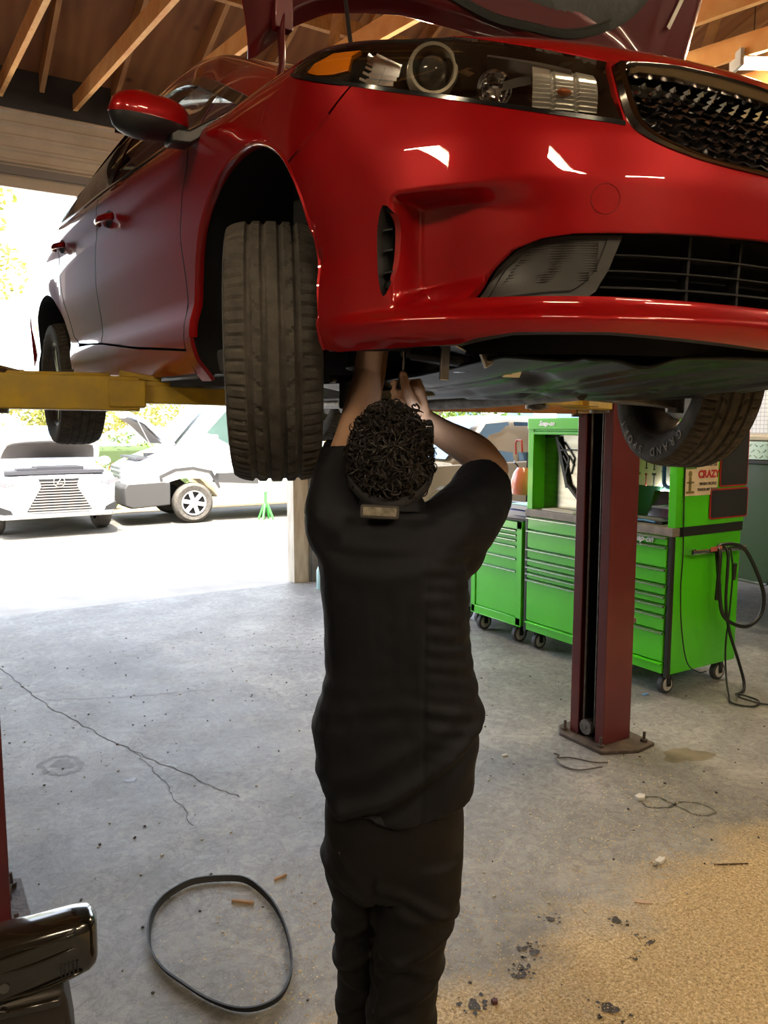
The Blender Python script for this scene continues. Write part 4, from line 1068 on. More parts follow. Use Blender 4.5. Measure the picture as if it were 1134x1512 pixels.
def arm(label,p0,p1,p2,m,h0=.115,h1=.06,w0=.13,w1=.09,pad=True,pz=None):
    p0,p1,p2=V(p0),V(p1),V(p2)
    t=thing('lift_arm',label,'lift arm',p0,(0,0,0),'arms of the car lift')
    q1,q2=p1-p0,p2-p0; d=(q2).normalized()
    mb=MB(); mb.beam((0,0,0),q1,w0,h0); mb.beam(q1-d*.10,q1+d*.02,w0+.015,h0*.8); mb.beam(d*.05+V((0,0,h0/2)),q1*.80+V((0,0,h0/2+.004)),w0*.8,.014); obj('outer_tube',mb,m,t,bevel=.006)
    mb=MB(); mb.beam(q1-d*.05,q2,w1,h1); obj('inner_tube',mb,m,t,bevel=.005)
    mb=MB(); mb.cyl((0,0,-h0/2-.015),(0,0,h0/2+.015),.05,20); obj('pivot_pin',mb,STEEL,t)
    mb=MB(); mb.beam(q1*.86+V((0,0,h0/2+.012)),q1*1.16+V((0,0,h1/2+.02)),.05,.02); mb.beam(q1*1.02+V((0,0,h1/2)),q1*1.22+V((0,0,h1/2)),.06,.03); obj('stop_block',mb,m,t,bevel=.004)
    if pad:
        top=pz-p2.z
        mb=MB(); mb.cyl(q2+V((0,0,-.05)),q2+V((0,0,top-.02)),.028,16); mb.cyl(q2+V((0,0,-.045)),q2+V((0,0,-.03)),.05,20); mb.cyl(q2+V((0,0,top-.035)),q2+V((0,0,top-.02)),.055,20); obj('pad_screw',mb,STEEL,t)
        obj('rubber_pad',MB().cyl(q2+V((0,0,top-.02)),q2+V((0,0,top)),.06,24),BLKM,t,bevel=.004)
    return t
arm('yellow lift arm nearest the camera, crossing in front of the rear wheel',(.25,2.86,1.86),(.70,2.76,1.853),(1.08,2.68,1.845),YELLOW,pz=1.93)
arm('yellow lift arm reaching back, its round black pad at the left edge',(.22,3.06,1.90),(.45,3.7,1.90),(.72,4.32,1.90),YELLOW,pz=1.99)
arm('faded orange lift arm spanning behind the mechanic towards the rear of the red car',(3.16,3.10,1.86),(2.60,4.25,1.89),(2.36,4.62,1.90),ORANGE,h0=.105,w0=.12,pz=1.99)
arm('short yellow lift arm with a black pad, directly above the green toolbox hutch',(3.05,2.86,1.87),(2.78,2.76,1.87),(2.40,2.62,1.865),YELLOW,h0=.09,w0=.14,pz=1.93)
# =================== green toolboxes ===================
TX=4.09   # front plane, facing -x
HND=mat('drawer_pull',(.45,.52,.42),.25,.9); TRIMB=mat('toolbox_black_trim',(.02,.022,.022),.35)
def drawers(par,y0,y1,zs,x=TX,handle=None,dark=False):
    for (a,b) in zs:
        d=obj('drawer',MB().bb((x-.012,y0+.006,a+.004),(x+.30,y1-.006,b-.004)),GREEN,par,bevel=.003)
        mb=MB(); mb.loft([[(x-.012,y,b-.004),(x-.030,y,b-.010),(x-.030,y,b-.016),(x-.014,y,b-.022)] for y in(y0+.004,y1-.004)]); obj('drawer_pull',mb,handle or HND,d)
def caster(par,x,y,r=.062,n='caster',brake=False):
    c=obj('caster',MB().cyl((x,y-.02,r),(x,y+.02,r),r,28),mat('caster_rubber',(.05,.05,.05),.6),par,bevel=.006)
    obj('caster_hub',MB().cyl((x,y-.023,r),(x,y+.023,r),r*.72,24),mat('caster_hub_grey',(.55,.54,.50),.45),c,bevel=.003)
    mb=MB(); mb.bb((x-.018,y-.034,r-.01),(x+.018,y-.027,2*r+.015)); mb.bb((x-.018,y+.027,r-.01),(x+.018,y+.034,2*r+.015)); mb.bb((x-.035,y-.036,2*r+.010),(x+.035,y+.036,2*r+.022)); mb.cyl((x,y-.04,r),(x,y+.04,r),.010,10); obj('caster_fork',mb,BLK,c)
# wide double-bank roll cabinet
Y0,Y1=3.19,4.56; ZB,ZW=.145,1.045; D=.70
t=thing('roll_cabinet','lime green double-bank roll cabinet on wheels right behind the red lift post','toolbox',(TX,Y0,0))
def rel(o):
    return o
TL=MB()
cab=MB(); cab.bb((TX+.02,Y0+.004,ZB),(TX+D,Y1,ZW)); 
t_par=t; t.location=(0,0,0)
obj('cabinet_body',cab,GREEN,t,bevel=.004)
mb=MB(); mb.bb((TX-.004,Y0,ZB-.02),(TX+.03,Y0+.032,ZW)); obj('corner_trim',mb,TRIMB,t,bevel=.006)
mb=MB(); mb.bb((TX-.004,Y1-.03,ZB-.02),(TX+.03,Y1+.002,ZW)); obj('corner_trim',mb,TRIMB,t,bevel=.006)
mb=MB(); mb.bb((TX-.006,Y0-.002,ZW),(TX+D,Y1+.003,ZW+.055)); top=obj('worktop',mb,mat('worktop_grey',(.24,.21,.18),.5,.2,var=.25,vscale=12),t,bevel=.004)
mb=MB(); mb.bb((TX+.06,Y0-.006,ZW-.002),(TX+D+.002,Y0,ZW+.057)); obj('edge_guard',mb,TRIMB,t)
mb=MB(); mb.bb((TX-.006,3.845,.17),(TX+.025,3.885,.72)); mb.bb((TX-.020,3.85,.18),(TX-.006,3.88,.71)); obj('lock_bar',mb,TRIMB,t,bevel=.004)
drawers(t,Y0+.032,3.86,[(ZB,.225)],handle=GREEN)
drawers(t,Y0+.032,3.86,[(.225,.43),(.43,.535),(.535,.605),(.605,.665),(.665,.735),(.735,.84),(.84,.985),(.985,ZW)])
drawers(t,3.87,Y1-.032,[(ZB,.225)],handle=GREEN)
drawers(t,3.87,Y1-.032,[(.225,.56),(.56,.61),(.61,.66),(.66,.72),(.72,.80),(.80,.945),(.945,ZW)])
for x in(TX+.07,TX+D-.09):
    for y in(Y0+.07,3.87,Y1-.10): caster(t,x,y)
mb=text_mesh('Snap-on',.055,.002,shear=.35,bold=.0016); mb.xf(frame((TX-.016,3.42,1.013),(0,-1,0),(-1,0,0)))
obj('logo_lettering',mb,mat('logo_white',(.8,.82,.8),.3,.3),t,smooth=0,recalc=False)
# side tow bar
mb=MB(); mb.tube([(4.20,Y0-.06,.945),(4.75,Y0-.06,.935)],.016,12); mb.tube([(4.23,Y0+.01,.945),(4.23,Y0-.06,.945)],.022,12);mb.tube([(4.72,Y0+.01,.936),(4.72,Y0-.06,.936)],.022,12)
obj('tow_bar',mb,CHROME,t)
# hutch
hz0,hz1=ZW+.055,1.80; hx0=TX+.02
t2=thing('toolbox_hutch','lime green tool hutch with lit back panel standing on the roll cabinet','tool hutch',(0,0,0))
mb=MB(); mb.bb((hx0,Y0,hz0),(TX+D+.02,Y0+.03,hz1-.02)); obj('side_panel',mb,GREEN,t2,bevel=.003)
mb=MB(); mb.bb((hx0,Y1-.03,hz0),(TX+D+.02,Y1,hz1)); obj('side_panel',mb,GREEN,t2,bevel=.003)
mb=MB(); mb.bb((hx0-.006,Y0-.004,hz0),(hx0+.004,Y0+.055,hz1-.02)); obj('front_post',mb,mat('lime_green_enamel',(.1,.6,.02)),t2,bevel=.003)
mb=MB(); mb.bb((hx0-.006,Y1-.055,hz0),(hx0+.004,Y1+.003,hz1-.02)); obj('front_post',mb,GREEN,t2,bevel=.003)
mb=MB(); mb.bb((hx0,Y0,hz1-.10),(TX+D+.02,Y1,hz1)); mb.bb((hx0-.02,Y0,hz1-.085),(hx0+.01,Y1,hz1)); mb.bb((hx0-.005,Y0,hz1-.125),(hx0+.01,Y1,hz1-.10)); obj('hutch_lid',mb,GREEN,t2,bevel=.006)
mb=text_mesh('Snap-on',.05,.002,shear=.35,bold=.0014); mb.xf(frame((hx0-.022,4.35,hz1-.042),(0,-1,0),(-1,0,0))); obj('logo_lettering',mb,mat('logo_white',(.8,.82,.8)),t2,smooth=0,recalc=False)
mb=MB(); mb.bb((TX+.16,3.95,hz0),(TX+.18,Y1-.03,hz1-.1)); obj('steel_back_panel',mb,mat('brushed_steel',(.42,.42,.36),.22,1.,var=.2,vscale=5,stretch=(1,1,6)),t2)
mb=MB(); mb.bb((TX+.40,Y0+.03,hz0),(TX+.42,3.95,1.32)); obj('back_panel',mb,mat('dark_green_panel',(.03,.09,.05),.3,.3),t2)
mb=MB(); mb.bb((TX+.40,Y0+.03,1.32),(TX+.42,3.95,hz1-.1)); pg=obj('pegboard',mb,mat('pegboard_cream',(.78,.68,.48),.6,var=.08,vscale=10),t2)
mb=MB(); mb.bb((TX+.02,3.93,hz0),(TX+.42,3.95,hz1-.1)); obj('divider',mb,GREEN,t2)
mb=MB(); 
for y in (3.60,3.54): mb.cyl((TX+.38,y,1.285),(TX+.395,y,1.285),.011,12)
obj('led_light',mb,mat('led_white',(1,1,1),emit=(.95,1,.95),es=160),t2)
mb=MB(); mb.bb((TX+.14,Y0+.03,1.20),(TX+.40,3.48,1.212)); obj('hutch_shelf',mb,mat('shelf_grey',(.18,.18,.18),.4,.3),t2)
# tools on the pegboard
rnd=random.Random(11); TM=[mat('tool_dark',(.03,.03,.03),.4),mat('tool_chrome',(.6,.6,.58),.2,1.),mat('tool_red',(.5,.03,.02),.4),mat('tool_olive',(.16,.2,.02),.4)]
i=0
for row,zt in enumerate((1.40,1.50,1.60,1.67)):
    for k in range(9):
        y=3.90-.075*k-rnd.uniform(0,.02); L=rnd.uniform(.05,.09)
        mb=MB(); x=TX+.385; mb.cyl((x,y,zt),(x,y,zt-L),.004,8); mb.cyl((x,y,zt-L),(x,y,zt-L-.008),.008,6); 
        if k%2: mb.box((x,y,zt+.004),(.008,.03,.014))
        else: mb.sphere((x,y,zt),.009,8,6)
        h=obj('hand_tool',mb,TM[(k*7+row*3)%4] if (k+row)%3 else TM[0]); tag(h,'small hand tool hung on the cream pegboard inside the hutch','tool','hand tools on the pegboard')
# blue framed mirror, grey box, tin of pens
mb=MB(); mb.tube(catmull([(TX+.36,3.565,1.66),(TX+.36,3.565,1.40),(TX+.35,3.545,1.335),(TX+.34,3.48,1.325),(TX+.34,3.42,1.335)],6),.014,10); tag(obj('blue_hose',mb,mat('hose_blue',(.05,.12,.38),.4)),'blue hose loop hanging in front of the pegboard','hose')
tag(obj('pegboard_bin',MB().bb((TX+.26,3.34,1.40),(TX+.36,3.44,1.53)),mat('bin_grey',(.12,.12,.11),.5),bevel=.006),'dark grey box fixed above the pen tin in the hutch','box')
pt=thing('pen_tin','yellow green tin full of pens on the hutch shelf','tin',(TX+.22,3.36,1.212))
obj('tin_body',MB().lathe([(.0,.0),(.036,0),(.038,.004),(.038,.108),(.035,.11),(.034,.01),(0,.008)],24),mat('tin_lime',(.55,.65,.05),.35,var=.1),pt)
mb=MB(); mb.xf(M.Identity(4)); mb.cyl((-.0385,.0,.055),(-.036,0,.055),.020,16); obj('tin_emblem',mb,BLK,pt)
for k in range(6): obj('pen',MB().cyl((math.cos(k)*.015,math.sin(k)*.015,.02),(math.cos(k)*.028,math.sin(k)*.028,.145+.01*(k%3)),.004,8),TM[k%4],pt)
# paper, laptop-like tablet, blue gloves on worktop
tag(obj('shop_papers',MB().box((TX+.15,3.74,hz0+.006),(.22,.26,.010),.2),mat('paper_white',(.75,.74,.70),.7)),'loose white paperwork on the grey worktop, left of the open laptop','paperwork')
tag(obj('shop_papers',MB().box((TX+.09,4.25,hz0+.006),(.12,.34,.010),-.05),mat('paper_white',(.75,.74,.70),.7)),'white sheets on the worktop below the steel back panel','paperwork')
lp=thing('laptop','open dark laptop on the worktop inside the right half of the hutch','laptop',(TX+.20,3.50,hz0))
obj('laptop_base',MB().box((-.0,0,.010),(.22,.30,.018)),BLK,lp,bevel=.003); obj('laptop_screen',MB().box((.14,0,.10),(.008,.30,.20),M.Rotation(.35,3,'Y')),BLKG,lp,bevel=.003)
obj('laptop_keyboard',MB().box((-.0,0,.0198),(.12,.26,.002)),mat('key_grey',(.25,.25,.25),.5),lp)
mb=MB(); mb.tube([(TX+.05,3.60,hz0+.012),(TX+.10,3.50,hz0+.016),(TX+.09,3.40,hz0+.012)],.012,8,flat=(1.5,.5)); tag(obj('blue_cloth',mb,mat('nitrile_blue',(.10,.28,.65),.5)),'crumpled light blue glove on the worktop by the white paperwork','glove')
# vice-like hanging tool on steel panel
mb=MB(); X=TX+.14
mb.beam((X,4.38,1.66),(X,4.26,1.28),.03,.02,up=(1,0,0)); mb.beam((X,4.26,1.30),(X,4.10,1.16),.022,.018,up=(1,0,0)); mb.beam((X,4.50,1.66),(X,4.36,1.68),.02,.03,up=(1,0,0))
for a,b in(((4.35,1.62),(4.24,1.50)),((4.24,1.50),(4.27,1.38)),((4.30,1.52),(4.24,1.44)),((4.33,1.56),(4.22,1.56))): mb.beam((X-.01,a[0],a[1]),(X-.01,b[0],b[1]),.014,.014,up=(1,0,0))
tag(obj('impact_tool',mb,TM[0],bevel=.002),'black long-armed tool hanging against the brushed steel panel of the hutch','tool')
# poster and pads on the side of the hutch
SY=Y0-.004
ps=thing('poster','cream tin sign with red CRAZY lettering on the green side of the hutch','sign',(0,0,0))
PXc,PZc=4.335,1.405
obj('poster_sheet',MB().bb((4.17,SY-.004,1.30),(4.50,SY,1.52)),mat('poster_cream',(.72,.62,.42),.55,var=.12,vscale=14),ps)
RT=mat('poster_red',(.45,.03,.03),.5); DT=mat('poster_dark',(.05,.04,.03),.5)
def wall_text(s,x,z,size,m,bold=.0008,sh=0):
    mb=text_mesh(s,size,.0008,bold=bold,shear=sh); mb.xf(frame((x,SY-.0055,z),(1,0,0),(0,-1,0))); obj('poster_lettering',mb,m,ps,smooth=0,recalc=False)
wall_text('I GET A LITTLE',4.40,1.495,.026,DT); wall_text('CRAZY',4.405,1.433,.066,RT,.003); wall_text('WHEN PEOPLE',4.40,1.372,.026,DT); wall_text('TOUCH MY TOOLS',4.40,1.335,.024,DT)
mb=MB(); mb.bb((4.185,SY-.005,1.315),(4.265,SY-.004,1.33)); mb.bb((4.21,SY-.005,1.33),(4.235,SY-.004,1.42)); mb.sphere((4.222,SY-.004,1.44),(.018,.002,.02)); mb.bb((4.19,SY-.005,1.38),(4.26,SY-.004,1.39)); obj('poster_figure',mb,mat('poster_olive',(.20,.17,.05),.5),ps)
mb=MB(); mb.bb((4.18,SY-.0052,1.47),(4.28,SY-.004,1.51)); obj('poster_foliage',mb,mat('poster_green',(.10,.22,.04),.5),ps)
for (x0,x1,z0,z1),lab in (((4.52,4.815,1.345,1.72),'upper black rubber pad with red border stuck to the hutch side'),((4.43,4.83,1.135,1.335),'lower black rubber pad with red border stuck to the hutch side')):
    g=thing('rubber_pad',lab,'pad',(0,0,0))
    obj('pad_border',MB().prism(rrect(x1-x0,z1-z0,.02,4,(x0+x1)/2,(z0+z1)/2),SY-.006,SY,'Y'),mat('pad_red',(.38,.02,.02),.5),g)
    obj('pad_face',MB().prism(rrect(x1-x0-.02,z1-z0-.02,.015,4,(x0+x1)/2,(z0+z1)/2),SY-.008,SY-.005,'Y'),mat('pad_black',(.012,.014,.016),.6),g)
# cables on the tow bar
CB=mat('cable_black',(.010,.011,.011),.4)
B=Y0-.06
def cable(nm,lab,pts,r,m=CB): return tag(obj(nm,MB().tube(catmull(pts,8),r,8),m,smooth=80),lab,'cable')
cable('air_hose','thick black hose looped over the chrome bar, its loop swinging wide to the right',[(4.43,B-.03,.62),(4.43,B-.04,.90),(4.47,B,.965),(4.60,B-.01,.97),(4.70,B-.03,.93),(4.78,B-.06,.80),(4.86,B-.08,.62),(4.84,B-.08,.48),(4.70,B-.08,.42),(4.55,B-.06,.46),(4.46,B-.05,.55),(4.43,B-.04,.75),(4.45,B-.0,.94)],.013)
cable('air_hose','pair of thick black leads draped straight down from the chrome bar to the floor',[(4.50,B-.02,.965),(4.50,B-.05,.90),(4.50,B-.05,.60),(4.54,B-.06,.40),(4.62,B-.08,.20),(4.66,B-.10,.06),(4.60,B-.14,.012),(4.50,B-.16,.012)],.010)
cable('power_cord','thin black cord hanging from the chrome bar and coiling on the floor by the wheel',[(4.56,B-.02,.96),(4.57,B-.04,.80),(4.56,B-.04,.55),(4.52,B-.05,.30),(4.50,B-.08,.10),(4.42,B-.16,.02),(4.34,B-.24,.01),(4.40,B-.34,.01),(4.52,B-.30,.01),(4.50,B-.18,.02),(4.42,B-.24,.03),(4.50,B-.36,.01),(4.62,B-.42,.008),(4.85,B-.5,.006),(5.3,B-.6,.006)],.006)
cable('power_cord','thin black cord running down the front corner of the green side panel',[(4.165,Y0-.012,1.68),(4.165,Y0-.012,1.30),(4.175,Y0-.014,.95),(4.165,Y0-.016,.70),(4.19,Y0-.016,.45),(4.24,Y0-.03,.22),(4.33,Y0-.05,.145),(4.40,Y0-.06,.14)],.004)
mb=MB(); mb.cyl((4.57,B-.05,.85),(4.57,B-.05,.74),.018,12,r2=.012); tag(obj('cord_plug',mb,CB),'black plug end hanging among the cords on the toolbox bar','plug')
tag(obj('paper_tag',MB().box((4.42,B-.018,.955),(.11,.004,.03)),mat('tag_red',(.45,.12,.09),.5)),'small faded red label on the chrome bar of the toolbox','label')
# single-bank cabinet further back
u=thing('roll_cabinet','lime green single-bank cabinet left of the double one, partly behind the mechanic','toolbox',(0,0,0))
YA,YB=4.59,5.22
mb=MB(); mb.bb((TX+.01,YA,.155),(TX+.62,YB,.99)); mb.bb((TX-.012,YA,.155),(TX+.01,YA+.06,.99)); mb.bb((TX-.012,YB-.05,.155),(TX+.01,YB,.99)); mb.bb((TX-.012,YA,.155),(TX+.01,YB,.22)); mb.bb((TX-.012,YA,.93),(TX+.01,YB,.99)); obj('cabinet_body',mb,GREEN,u,bevel=.004)
drawers(u,YA+.06,YB-.05,[(.22,.60),(.60,.70),(.70,.80),(.80,.85),(.85,.89),(.89,.93)],x=TX+.01)
obj('cabinet_lock',MB().cyl((TX-.016,4.98,.955),(TX-.01,4.98,.955),.012,12),STEEL,u)
for x in(TX+.07,TX+.52):
    for y in(YA+.10,YB-.08): caster(u,x,y,.068)
obj('cabinet_mat',MB().bb((TX,YA,.99),(TX+.62,YB,1.0)),TRIMB,u)
k=thing('service_cart','black cart almost hidden between the mechanic and the green cabinets','cart',(0,0,0))
obj('cart_frame',MB().bb((TX+.10,5.25,.14),(TX+.60,5.55,.93)),TRIMB,k,bevel=.01)
for x in(TX+.16,TX+.5):
    for y in(5.30,5.50): caster(k,x,y,.06)
# books on the cabinet
for i,(c,dz,rot,lab) in enumerate((((.10,.12,.55),.045,.10,'blue paperback manual lying under the green one on the far cabinet'),((.02,.25,.12),.040,-.05,'dark green boxed manual on top of the blue one on the far cabinet'),((.7,.72,.78),.03,.2,'pale booklet at the bottom of the pile on the far cabinet'))):
    z=[1.047,1.0955,1.015][i]; y=[4.74,4.72,4.76][i]
    tt=thing('manual',lab,'book',(TX+.16,y,z),(0,0,rot)); obj('book_cover',MB().box((0,0,0),(.20,.26,dz)),mat('cover_%s'%['blue','green','pale'][i],c,.4),tt,bevel=.002); obj('book_pages',MB().box((-.001,.001,0),(.201,.255,dz*.8)),mat('pages',(.7,.72,.75),.7),tt)
# black framed stand with papers and red mask
st=thing('display_stand','black L-shaped stand holding papers behind the far green cabinet','stand',(0,0,0))
obj('stand_base',MB().bb((TX+.28,4.62,1.0),(TX+.34,5.62,1.10)),BLK,st,bevel=.004); obj('stand_post',MB().bb((TX+.28,4.62,1.10),(TX+.33,4.665,1.66)),BLK,st,bevel=.004)
obj('paper_sheets',MB().bb((TX+.345,4.67,1.12),(TX+.35,4.86,1.50)),mat('paper_white',(.8,.8,.8)),st)
for pts,lab in (([(4.82,1.24),(4.78,1.53),(4.80,1.565),(4.69,1.57),(4.685,1.54)],'black bent-handled rod leaning in the stand, right of the red mask'),([(5.00,1.50),(5.005,1.60),(4.99,1.62),(4.93,1.62),(4.92,1.52)],'red handled hook on the stand above the mask')):
    tag(obj('hook_tool',MB().tube([(TX+.27,y,z) for y,z in pts],.008,8),BLK if 'rod' in lab else TM[2]),lab,'tool')
mk=thing('face_mask','translucent orange red face shield hanging on the black stand','face shield',(TX+.25,4.86,1.30))
obj('mask_shell',MB().lathe([(.10,-.12),(.115,-.06),(.11,.0),(.09,.06),(.06,.10)],24,'Z',a0=PI*.5,a1=PI*1.5),mat('mask_orange',(.85,.22,.12),.2,0,.6),mk); obj('mask_strap',MB().tube(catmull([(0,.11,.02),(.05,.13,.08),(.02,.16,.14),(-.02,.10,.13)],6),.008,6),BLK,mk)
tag(obj('tool_tray',MB().bb((TX+.37,5.22,.96),(TX+.72,5.75,1.0)).box((TX+.5,5.6,1.08),(.02,.5,.22),M.Rotation(.5,3,'Y')),mat('tray_steel',(.5,.48,.42),.3,.9)),'shiny sheet metal tray seen between the mechanic\'s neck and raised arm','tray')
# pickup parked at the far right (dark green)
# =================== vehicles in the yard and bays ===================
def shell(stations,nr=3):
    mb=MB(); rings=[]
    for x,zb,zs,zt,wb,ws,wt in stations:
        r=.05; half=[(wb,zb),(wb+(ws-wb)*.7,zb+(zs-zb)*.3),(ws,zs*.75+zb*.25),(ws,zs),(ws-(ws-wt)*.25,zs+(zt-zs)*.55),(wt,zt-(zt-zs)*.08),(wt*.85,zt),(wt*.4,zt+.012)]
        rings.append([(x,y,z) for y,z in half]+[(x,-y,z) for y,z in half[::-1]])
    return mb.loft(rings)
def road_wheel(par,x,y,r,w,rimc,sg,spokes=6):
    wl=obj('wheel',MB().lathe([(r*.60,-w/2+.02),(r*.85,-w/2),(r*.97,-w/2+.03),(r,-w/2+.06),(r,w/2-.06),(r*.97,w/2-.03),(r*.85,w/2),(r*.60,w/2-.02)],36,'Y',(x,y,r)),RUBBER,par)
    mb=MB(); mb.lathe([(r*.62,sg*w*.48),(r*.58,sg*w*.30),(r*.3,sg*w*.2),(.001,sg*w*.2)],36,'Y',(x,y,r))
    mb2=MB()
    for k in range(spokes):
        a=2*PI*k/spokes+.2; mb2.beam((x+math.cos(a)*.03,y+sg*w*.40,r+math.sin(a)*.03),(x+math.cos(a)*r*.58,y+sg*w*.42,r+math.sin(a)*r*.58),r*.2,.03,up=(0,1,0))
    mb2.cyl((x,y+sg*w*.36,r),(x,y+sg*w*.46,r),r*.18,16); mb2.lathe([(r*.62,sg*w*.50),(r*.55,sg*w*.46),(r*.55,sg*w*.40)],36,'Y',(x,y,r))
    ri=obj('wheel_rim',mb,BLKM,wl); obj('wheel_spokes',mb2,rimc,ri)
    return wl
RIMC=mat('rim_silver',(.62,.62,.63),.3,.8)
# ---- white suv, front towards us ----
lx=thing('suv','white suv facing the garage with its hood raised, at the left edge','car',(2.0,13.0,0),(0,0,-PI/2+.02))
# local +x forward (towards the camera)
obj('suv_body',shell([(-4.3,.45,.9,1.1,.80,.90,.70),(-4.0,.35,.95,1.15,.86,.94,.80),(-2.5,.30,.98,1.12,.88,.94,.84),(-1.2,.30,.98,1.08,.88,.94,.84),(-.75,.30,.95,1.04,.88,.94,.82),(-.25,.30,.88,.98,.88,.92,.80),(-.05,.30,.74,.90,.80,.86,.74),(.06,.34,.62,.80,.62,.70,.60)]),WHITE,lx,smooth=60)
obj('suv_cabin',shell([(-4.1,1.0,1.12,1.45,.80,.80,.66),(-3.6,1.0,1.12,1.66,.84,.84,.66),(-2.4,1.0,1.12,1.72,.84,.84,.66),(-1.9,1.0,1.12,1.66,.84,.84,.64),(-1.2,1.0,1.10,1.14,.84,.84,.70)]),WHITE,lx,smooth=50)
mb=MB(); mb.loft([[(-1.86,y,1.64+.02-abs(y)*.04) for y in(-.60,-.3,0,.3,.60)],[(-1.10,y,1.15) for y in(-.76,-.4,0,.4,.76)]],closed=False,cap=False); mb.xf(M.Translation((.03,0,.02))); obj('suv_windshield',mb,mat('sky_glass',(.10,.14,.20),.05,.5,1.),lx)
mb=MB(); mb.loft([[(-.95,-.74,1.05),(-.95,.74,1.05)],[(-.18,-.68,1.00),(-.18,.68,1.00)]],closed=False,cap=False); mb.bb((-.95,-.74,.98),(-.15,.74,1.03)); mb.box((-.55,.1,1.05),(.5,.7,.06)); mb.box((-.35,-.4,1.04),(.25,.3,.05)); obj('suv_engine_bay',mb,mat('bay_dark',(.03,.03,.035),.5),lx)
mb=MB(); hd=[(-.95,-.76,1.16),(-.62,-.80,1.40),(-.48,-.62,1.52),(-.43,0,1.57),(-.48,.62,1.52),(-.62,.80,1.40),(-.95,.76,1.16)]
rr=[]
for k in range(7):
    t=k/6; rr.append([(-.98+.50*t-.0*abs(y),y*(1-.12*t*t),1.17+.40*t-.07*(abs(y)/.8)**2*t) for y in(-.82,-.6,-.3,0,.3,.6,.82)])
mb.loft(rr,closed=False,cap=False); o=obj('suv_hood',mb,WHITE,lx); o.modifiers.new('s','SOLIDIFY').thickness=.04
mb=MB(); rr=[[( -.90+.42*t+.03,y*(.90-.10*t*t),1.135+.33*t-.05*(abs(y)/.8)**2*t-.0) for y in(-.80,-.5,0,.5,.80)] for t in(0.25,.5,.75,1)]
mb.loft(rr,closed=False,cap=False); o=obj('hood_liner',mb,mat('liner_taupe',(.06,.05,.043),.8),lx); 
mb=MB(); mb.prism([(-.30,.92),(.30,.92),(.26,.80),(.48,.42),(-.48,.42),(-.26,.80)],.085,.10,'X'); g=obj('suv_grille',mb,BLK,lx)
for k in range(11):
    z=.45+.042*k; w=(.47-.22*clamp((z-.42)/.38)) if z<.80 else .26+.3*(z-.80)
    obj('grille_bar',MB().box((.108,0,z),(.02,w*2,.016)),mat('bar_grey',(.45,.40,.36),.3,.6),g)
mb=MB(); mb.lathe([(.075,.0),(.083,.012),(.088,0)],28,'X',(.115,0,.87)); mb.beam((.125,.018,.915),(.125,-.035,.84),.014,.012,up=(1,0,0)); mb.beam((.125,-.035,.842),(.125,.05,.842),.012,.012,up=(1,0,0)); obj('front_emblem',mb,RIMC,g)
for s in(-1,1):
    mb=MB(); mb.prism([(s*.55,.84),(s*.90,.90),(s*.92,.84),(s*.60,.76)],-.04,.03,'X'); hb_=obj('suv_headlamp',mb,mat('lamp_grey',(.25,.25,.27),.15,.5,1.),lx); obj('headlamp_lens',MB().sphere((.03,s*.70,.82),.045),CHROME,hb_)
    mb=MB(); mb.prism([(s*.62,.42),(s*.86,.52),(s*.86,.40),(s*.60,.36)],-.02,.055,'X'); obj('fog_recess',mb,BLK,lx)
    road_wheel(lx,-.90,s*.82,.37,.25,RIMC,s); road_wheel(lx,-3.70,s*.82,.37,.25,RIMC,s)
    mb=MB(); mb.sphere((-1.35,s*1.02,1.12),(.06,.11,.08)); obj('suv_mirror',mb,WHITE,lx)
mb=MB(); mb.box((.02,0,.36),(.14,1.55,.05)); obj('suv_skid_trim',mb,mat('bumper_grey',(.30,.30,.29),.5),lx,bevel=.01)
# ---- white van facing left with hood up ----
vn=thing('van','white van seen from the side, hood raised, in front of the hedge','van',(4.40,14.55,0),(0,0,math.radians(177)))
obj('van_body',shell([(-4.6,.45,1.2,2.35,.90,.96,.84),(-4.4,.40,1.2,2.45,.94,.99,.86),(-1.75,.40,1.2,2.50,.94,.99,.86),(-1.45,.40,1.2,2.42,.94,.99,.84),(-1.30,.40,1.2,2.36,.94,.99,.84)]),WHITE,vn,smooth=50)
# cab by side profile
prof=[(-1.30,.45),(-1.30,2.38),(-.75,2.36),(-.55,2.28),(.30,1.32),(.55,1.24),(.95,1.08),(1.10,.98),(1.16,.80),(1.16,.62),(.50,.62),(.45,.75),(.2,.82),(-.25,.80),(-.42,.62),(-.46,.45)]
mb=MB(); rr=[]
for y,k in((-.92,.97),(-.86,1),(.86,1),(.92,.97)): rr.append([(x*(1 if abs(y)<.9 else .99),y*(1-.10*clamp((z-1.2)/1.2)),z if abs(y)<.9 else z-.01) for x,z in prof])
mb.loft(rr); obj('van_cab',mb,WHITE,vn,smooth=30)
mb=MB(); mb.loft([[(-.50,y,2.24) for y in(-.70,0,.70)],[(.30,y,1.36) for y in(-.80,0,.80)]],closed=False,cap=False); mb.xf(M.Translation((.035,0,.03))); obj('van_windshield',mb,mat('van_glass',(.10,.16,.14),.05,.4,1.),vn)
mb=MB(); mb.prism([(-1.22,1.30),(-1.22,2.12),(-.78,2.14),(.02,1.30),(-.02,1.24),(-1.2,1.36)],.868,.885,'Y'); o=obj('van_side_window',mb,mat('van_glass',(.10,.16,.14),.05,.4,1.),vn)
mb=MB(); mb.prism([(-1.22,.88),(-.42,.88),(-.34,.72),(-1.22,.66)],.92,.935,'Y'); obj('van_rub_strip',mb,mat('trim_grey',(.035,.034,.033),.5),vn)
mb=MB(); pr=[(.46,.34),(.46,.74),(.60,.76),(1.18,.74),(1.24,.66),(1.24,.36),(1.1,.30)]
